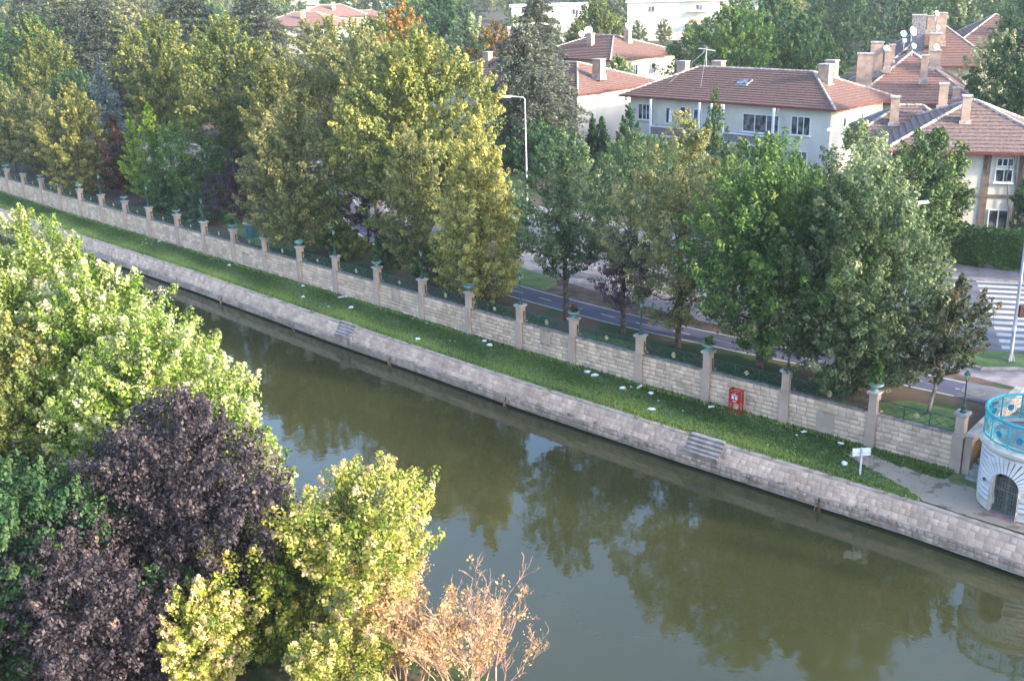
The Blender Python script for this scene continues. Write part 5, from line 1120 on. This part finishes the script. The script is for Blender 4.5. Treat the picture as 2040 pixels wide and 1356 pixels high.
# gate direction: towards local angle
GA = math.radians(79); GW = .53; GH = 1.22        # half width, spring height
da = math.asin(GW/TR)
b = MB(); nrow = 10; rowh = TH/nrow; n = 96
def shell(mb, r0, z0, z1, skipf, bulge=0):
    for k in range(n):
        a0, a1 = 6.28318*k/n, 6.28318*(k+1)/n; am = (a0+a1)/2
        if skipf(am, (z0+z1)/2): continue
        q = lambda a, r, z: (r*math.cos(a), r*math.sin(a), z)
        steps = [(0, -.065), (.1, -.065), (.24, bulge), (.76, bulge*1.05), (.9, -.065)]
        for j in range(4):
            u0, h0 = steps[j]; u1, h1 = steps[j+1]; za, zb = z0+(z1-z0)*u0, z0+(z1-z0)*u1
            mb.quad(q(a0, r0+h0, za), q(a1, r0+h0, za), q(a1, r0+h1, zb), q(a0, r0+h1, zb))
def arch_skip(a, z, grow=0):
    x = (a-GA)*TR; w = GW+grow
    if abs(x) > w: return False
    return z < GH+math.sqrt(max(0, w*w-x*x))
for rw in range(nrow):
    z0, z1 = .42+(TH-.42)*rw/nrow, .42+(TH-.42)*(rw+1)/nrow
    for h in range(1): shell(b, TR-.03, z0, z1, lambda a, z: arch_skip(a, z, .50 if z > GH*.9 else .0), .055)
b.build('rusticated_wall', white_st, tw)
b = MB(); shell(b, TR-.06, 0, .42, lambda a, z: arch_skip(a, z), .07); shell(b, TR-.095, .35, TH, lambda a, z: arch_skip(a, z), 0); b.build('plinth', cream_st, tw)
# voussoirs
b = MB(); nv = 17
for k in range(nv):
    t0, t1 = math.pi*(k+.09)/nv, math.pi*(k+.91)/nv
    pts = []
    for (t_, r_) in ((t0, GW), (t1, GW), (t1, GW+.62), (t0, GW+.62)):
        a = GA+r_*math.cos(t_)/TR*1.0; z = min(TH-.02, GH+r_*math.sin(t_)); pts.append((a, z))
    ring = lambda rr: [(rr*math.cos(a), rr*math.sin(a), z) for a, z in pts]
    b.hexa(ring(TR-.08), ring(TR+.05))
b.build('arch_voussoirs', white_st, tw)
b = MB()                                        # reveal, floor and iron gate
q = lambda x, dp, z: ((TR-dp)*math.cos(GA)-x*math.sin(GA), (TR-dp)*math.sin(GA)+x*math.cos(GA), z)
outl = [(-GW, 0)]+[(-GW, GH)]+[(-GW*math.cos(math.pi*k/12), GH+GW*math.sin(math.pi*k/12)) for k in range(1, 12)]+[(GW, GH), (GW, 0)]
for i in range(len(outl)-1): (xa, za), (xb_, zb) = outl[i], outl[i+1]; b.quad(q(xa, .03, za), q(xb_, .03, zb), q(xb_, .45, zb), q(xa, .45, za))
b.build('gate_reveal', cream_st, tw)
b = MB(); b.quad(*[q(x, .46, z) for x, z in outl]); b.build('dark_interior', mat('dark_inside', (.012, .014, .02), .9, .1), tw)
b = MB(); b.hexa([q(-GW-.1, .5, -.05), q(GW+.1, .5, -.05), q(GW+.1, -.12, -.05), q(-GW-.1, -.12, -.05)], [q(-GW-.1, .5, .07), q(GW+.1, .5, .07), q(GW+.1, -.12, .07), q(-GW-.1, -.12, .07)]); b.build('threshold', mat('red_stone', (.36, .22, .19), .9, .2), tw)
iron = mat('wrought_iron', (.20, .21, .19), .5, .4, metal=.3)
b = MB(); rg = random.Random(3)
def circ(mb, x, z, r, w=.009, nn=12, dp=.3):
    pts = [q(x+r*math.cos(6.283*k/nn), dp, z+r*math.sin(6.283*k/nn)) for k in range(nn+1)]; mb.tube(pts, w, 4, False)
for iz in range(10):
    for ix in range(5):
        x = -.38+ix*.19; z = .14+iz*.17
        if z > GH and math.hypot(x, z-GH) > GW-.08: continue
        circ(b, x, z, .085); circ(b, x, z, .04)
        for k in range(4): th = k*math.pi/2+.78; b.tube([q(x+.04*math.cos(th), .3, z+.04*math.sin(th)), q(x+.12*math.cos(th), .3, z+.12*math.sin(th))], .008, 4)
for x in (-GW+.02, 0, GW-.02): b.tube([q(x, .3, .05), q(x, .3, GH+(.0 if x else GW))], .016, 5)
b.tube([q(-GW, .3, .98), q(GW, .3, .98)], .02, 5); b.tube([q(-GW, .3, .09), q(GW, .3, .09)], .016, 5); b.build('iron_gate', iron, tw)
b = MB(); b.lathe((0, 0, TH), [(TR-.1, -.02), (TR+.04, 0), (TR+.06, .07), (TR+.16, .10), (TR+.18, .20), (TR+.12, .24), (TR+.10, .30), (TR-.3, .30)], 64); b.build('cornice', cream_st, tw, True)
b = MB(); b.lathe((0, 0, TH), [(0, .27), (TR-.2, .27)], 48); b.build('terrace_floor', paving, tw)
ZR = TH+.30
b = MB(); ring = [((TR+.02)*math.cos(6.2832*k/64), (TR+.02)*math.sin(6.2832*k/64)) for k in range(65)]
b.tube([(x, y, ZR+.95) for x, y in ring], .06, 8, False); b.tube([(x, y, ZR+.07) for x, y in ring], .035, 6, False); b.tube([(x, y, ZR+.82) for x, y in ring], .02, 5, False)
hr = b.build('railing', turq, tw, True)
b = MB(); b3 = MB()
def rp(a, z, r=TR+.02): return (r*math.cos(a), r*math.sin(a), ZR+z)
def rc_(mb, a, z, r, w=.011, nn=14):
    mb.tube([rp(a+r*math.cos(6.283*k/nn)/TR, z+r*math.sin(6.283*k/nn)) for k in range(nn+1)], w, 4, False)
NP = 14
for k in range(NP):
    a = 6.2832*k/NP; b.tube([rp(a, 0), rp(a, .95)], .028, 6)
    am = a+math.pi/NP
    for r in (.12, .19, .26): rc_(b, am, .44, r)
    for sg in (-1, 1):
        for r in (.06, .11): rc_(b, am+sg*.26/TR*1.15, .22, r); rc_(b, am+sg*.26/TR*1.15, .68, r)
        b.tube([rp(am+sg*x/TR, .1+.36*math.sin(x*6)+.1) for x in np.linspace(.02, .36, 7)], .010, 4, False)
        b.tube([rp(am+sg*x/TR, .78-.36*math.sin(x*6)-.05) for x in np.linspace(.02, .36, 7)], .010, 4, False)
b.build('scrollwork', turq, hr)
for k in range(NP):
    am = 6.2832*(k+.5)/NP; b3 = MB()
    ringp = lambda rr, nn=12: [rp(am+rr*math.cos(6.283*j/nn)/TR, .44+rr*1.1*math.sin(6.283*j/nn), TR+.02) for j in range(nn)]
    o1 = [rp(am+.11*math.cos(6.283*j/12)/TR, .44+.12*math.sin(6.283*j/12), TR-.0) for j in range(12)]; o2 = [rp(am+.11*math.cos(6.283*j/12)/TR, .44+.12*math.sin(6.283*j/12), TR+.05) for j in range(12)]
    b3.hexa(o1, o2); b3.build('rosette', gold_m if k % 5 == 1 else turq_d, hr)
ur = empty('turquoise_urn', W(TWC[0]-.35, TWC[1]-.1, ZR-.03), 'dark turquoise urn shaped lamp pedestal standing inside the round railing', 'urn')
b = MB(); b.lathe((0, 0, 0), [(0, 0), (.34, 0), (.34, .08), (.22, .16), (.16, .4), (.2, .5), (.34, .66), (.40, .85), (.36, 1.02), (.2, 1.12), (.24, 1.2), (.3, 1.26), (.12, 1.35), (.09, 1.8), (.05, 3.2)], 18); b.build('urn_body', turq_d, ur, True)
b = MB()
for k in range(10): th = k*.628; b.tube([(.28*math.cos(th), .28*math.sin(th), .55), (.42*math.cos(th), .42*math.sin(th), .8), (.36*math.cos(th), .36*math.sin(th), 1.05)], .03, 5)
b.build('ribs', turq, ur)
# ---------------------------------------------------------------- small things on the lawn
rs = empty('lifebuoy_stand', W(9.75, bw(9.75)+.32, 0), 'red metal stand with white notices and pictograms against the stone wall', 'stand', None, ANG)
b = MB()
for x in (-.27, .27): b.box(x-.025, x+.025, -.025, .025, 0, 1.12); b.box(x-.025, x+.025, -.28, -.23, 0, 1.12)
for z in (.06, .55, 1.1): b.box(-.27, .27, -.02, .02, z-.02, z+.02); b.box(-.27, .27, -.27, -.24, z-.02, z+.02)
for x in (-.27, .27):
    for z in (.06, 1.1): b.box(x-.02, x+.02, -.25, 0, z-.02, z+.02)
b.build('red_frame', red_m, rs)
b = MB(); b.box(-.22, .22, -.02, .0, .50, 1.03); b.build('red_board', red_m, rs)
b = MB(); b.box(-.14, -.02, .004, .012, .68, .82); b.box(.03, .15, .004, .012, .68, .82); b.box(-.17, .17, .004, .012, .86, .885); b.box(-.10, .10, .004, .012, .56, .60); b.lathe((0, 0, 0), [(0, 0)], 3) if False else None
for k in range(10): th0, th1 = 6.283*k/10, 6.283*(k+.6)/10; b.quad(*[(x_, .012, .94+z_) for x_, z_ in ((.05*math.cos(th0), .05*math.sin(th0)), (.05*math.cos(th1), .05*math.sin(th1)), (.03*math.cos(th1), .03*math.sin(th1)), (.03*math.cos(th0), .03*math.sin(th0)))])
b.build('white_notice', white_m, rs)
b = MB(); b.box(-.19, .19, .003, .009, .83, .855); b.box(-.015, .02, .003, .013, .66, .83); b.build('dark_lettering', black_m, rs)
sg = empty('back_of_sign', (13.44, 37.82, 0), 'white signboard seen from behind on a pale post, on the lawn edge', 'sign', None, .05)
b = MB(); b.box(-.03, .03, -.03, .03, -.05, 1.2); b.build('sign_post', grey_met, sg)
b = MB(); b.box(-.36, .36, .03, .05, .84, 1.17); b.build('sign_board', mat('sign_back', (.62, .66, .68), .6, .3), sg); b = MB(); b.box(-.36, .36, .0, .03, .97, 1.0); b.box(-.36, -.33, .01, .032, .84, 1.17); b.box(.33, .36, .01, .032, .84, 1.17); b.build('rail', grey_met, sg)
# litter
LIT = [(63.56, .98, 'b'), (62.76, 1.61, 'b'), (62.23, 1.6, 'b'), (62.05, 2.06, 'b'), (62.02, .62, 'B'), (61.6, 1.51, 'b'), (53.88, 1.0, 's'), (51.13, 1.11, 'B'), (42.53, .9, 'B'), (40.43, 2.37, 'B'), (38.39, .9, 't'), (38.3, .62, 'B'), (37.47, 2.56, 'b'), (36.22, 1.8, 'B'), (31.56, .85, 'b'), (30.35, .85, 'b'), (28.54, 3.08, 'B'), (27.0, 2.13, 's'), (26.67, 2.07, 's'), (25.48, .97, 'B'), (24.77, 1.24, 'B'), (18.1, .95, 'B'), (17.54, 1.05, 'B'), (17.05, .9, 'k'), (15.4, 1.55, 'B'), (15.15, 1.62, 'o'), (15.21, 1.13, 's'), (14.84, .95, 't'), (13.97, 1.18, 'B'), (13.14, 1.69, 's'), (12.76, 2.72, 'B'), (11.59, 1.95, 's'), (10.84, .8, 'p'), (6.39, .96, 's'), (6.3, .55, 'p'), (5.73, .45, 'k'), (4.53, .6, 'p'), (3.53, 2.18, 'B'), (6.75, 2.63, 's')]
BT_W = {7: 'white plastic bag lying alone on the lawn below the sixth bowl planter', 8: 'white bag on the lawn nearest the wall, in the left half', 9: 'white bag on the brighter lawn half, straight above the steps on the left', 11: 'crumpled white bag touching the long bottle by the wall', 13: 'white bag a little above the left steps on the lawn', 16: 'round white bag at the lawn edge just right of the left steps', 19: 'left one of two white bags by the wall in mid picture', 20: 'right one of two white bags by the wall in mid picture', 21: 'left one of two white bags beside the black bag', 22: 'right one of two white bags beside the black bag', 24: 'white bag next to the orange cup', 28: 'big white bag under the pillar left of the red stand', 30: 'white bag farthest from the wall, left of the red stand', 37: 'white and grey bag lying left of the white signboard', 4: 'biggest white bag in the scattered litter at the left'}
OTH = {10: ('plastic_bottle', 'long clear plastic bottle lying against the wall foot, left half'), 27: ('plastic_bottle', 'long clear plastic bottle lying by the litter left of the red stand'), 23: ('black_bag', 'small black bag beside the two white bags'), 35: ('black_bag', 'small black bag under the smooth wall panel'), 25: ('orange_cup', 'small orange cup beside a white bag'), 32: ('paper_sheet', 'torn white paper just left of the red stand'), 34: ('paper_sheet', 'white paper under the smooth wall panel near the black bag'), 36: ('paper_sheet', 'flat white paper sheet above the signboard')}
for i, (t, s, k) in enumerate(LIT):
    r_ = random.Random(i); b = MB()
    if k in 'Bk' or k in 'bs':
        R0 = {'B': .125, 'k': .13, 'b': .055, 's': .045}[k]; nn, mm = 9, 5
        rows = []
        for j in range(mm+1):
            ph = math.pi/2*j/mm
            for q_ in range(nn): th = 6.283*q_/nn; rr_ = R0*math.cos(ph)*r_.uniform(.7, 1.3)+.001; b.v.append((rr_*math.cos(th)*1.4, rr_*math.sin(th), R0*.7*math.sin(ph)*r_.uniform(.6, 1.2)))
        for j in range(mm):
            for q_ in range(nn): b.f.append((j*nn+q_, j*nn+(q_+1) % nn, (j+1)*nn+(q_+1) % nn, (j+1)*nn+q_))
        m_ = white_m if k != 'k' else black_m; nm = 'plastic_bag' if k in 'B' else 'black_bag' if k == 'k' else 'litter_scrap'
        lb = BT_W.get(i) or (OTH[i][1] if i in OTH else ('small white litter scraps of the scattered heap at the left' if i < 7 else 'small pale litter scrap lying loose on the lawn')); ct = 'bag' if k in 'Bk' else 'litter'; gp = 'white bags on the lawn' if k == 'B' else None if k == 'k' else ('small scraps of the scattered heap at the left' if i < 7 else 'small pale scraps on the lawn')
    elif k == 't':
        b.lathe((0, 0, 0), [(0, 0), (.055, 0), (.055, .24), (.05, .30), (.02, .36), (.02, .39), (0, .39)], 10); b.v = [(z*1.2-.2, y, x+.05) for x, y, z in b.v]; m_ = bottle_m; nm, lb = OTH[i]; ct = 'bottle'; gp = None
    elif k == 'o': b.lathe((0, 0, 0), [(0, .05), (.07, .05), (.08, .02), (.08, 0)], 12); m_ = orange_m; nm, lb = OTH[i]; ct = 'cup'; gp = None
    else:
        g_ = 4; w_ = .17
        for x_ in range(g_): 
            for y_ in range(g_): b.v.append(((x_/(g_-1)-.5)*w_*1.6, (y_/(g_-1)-.5)*w_*1.1, .03+r_.uniform(0, .035)))
        for x_ in range(g_-1):
            for y_ in range(g_-1): n0 = x_*g_+y_; b.f.append((n0, n0+1, n0+g_+1, n0+g_))
        m_ = white_m; nm, lb = OTH[i]; ct = 'paper'; gp = None
    o = b.build(nm, m_, None, False); o.location = W(t, s, .045); o.rotation_euler = (0, 0, r_.uniform(0, 6.28)); tag(o, lb, ct, gp)
# drain spouts with rust streaks on the toe of the embankment, small weeds
for i, (t, lb) in enumerate([(47.2, 'rusty drain spout in the embankment toe, far left one'), (38.6, 'rusty drain spout left of the far steps'), (29.3, 'rusty drain spout just right of the far steps'), (20.3, 'rusty drain spout with white stain in mid picture'), (3.5, 'drain spout with hanging weed below the signboard')]):
    e = empty('drain_spout', W(t, ew(t)+.70, -.95), lb, 'drain', None, ANG)
    b = MB(); b.tube([(0, -.1, .05), (0, .12, .0)], .035, 8); b.build('spout', rust, e)
    b = MB(); b.quad((-.035, .035, -.0), (.035, .035, 0), (.02, .028, -.17), (-.02, .028, -.17)); b.quad((-.03, .03, .22), (.03, .03, .22), (.035, .035, 0), (-.035, .035, 0)); b.build('rust_streak', rust, e)
    b = MB(); r_ = random.Random(i)
    for k in range(9): b.tube([(r_.uniform(-.1, .1), .03, .02), (r_.uniform(-.15, .15), .10, -.1), (r_.uniform(-.2, .2), .12, -.3)], .006, 3)
    b.build('dry_weeds', twig, e)
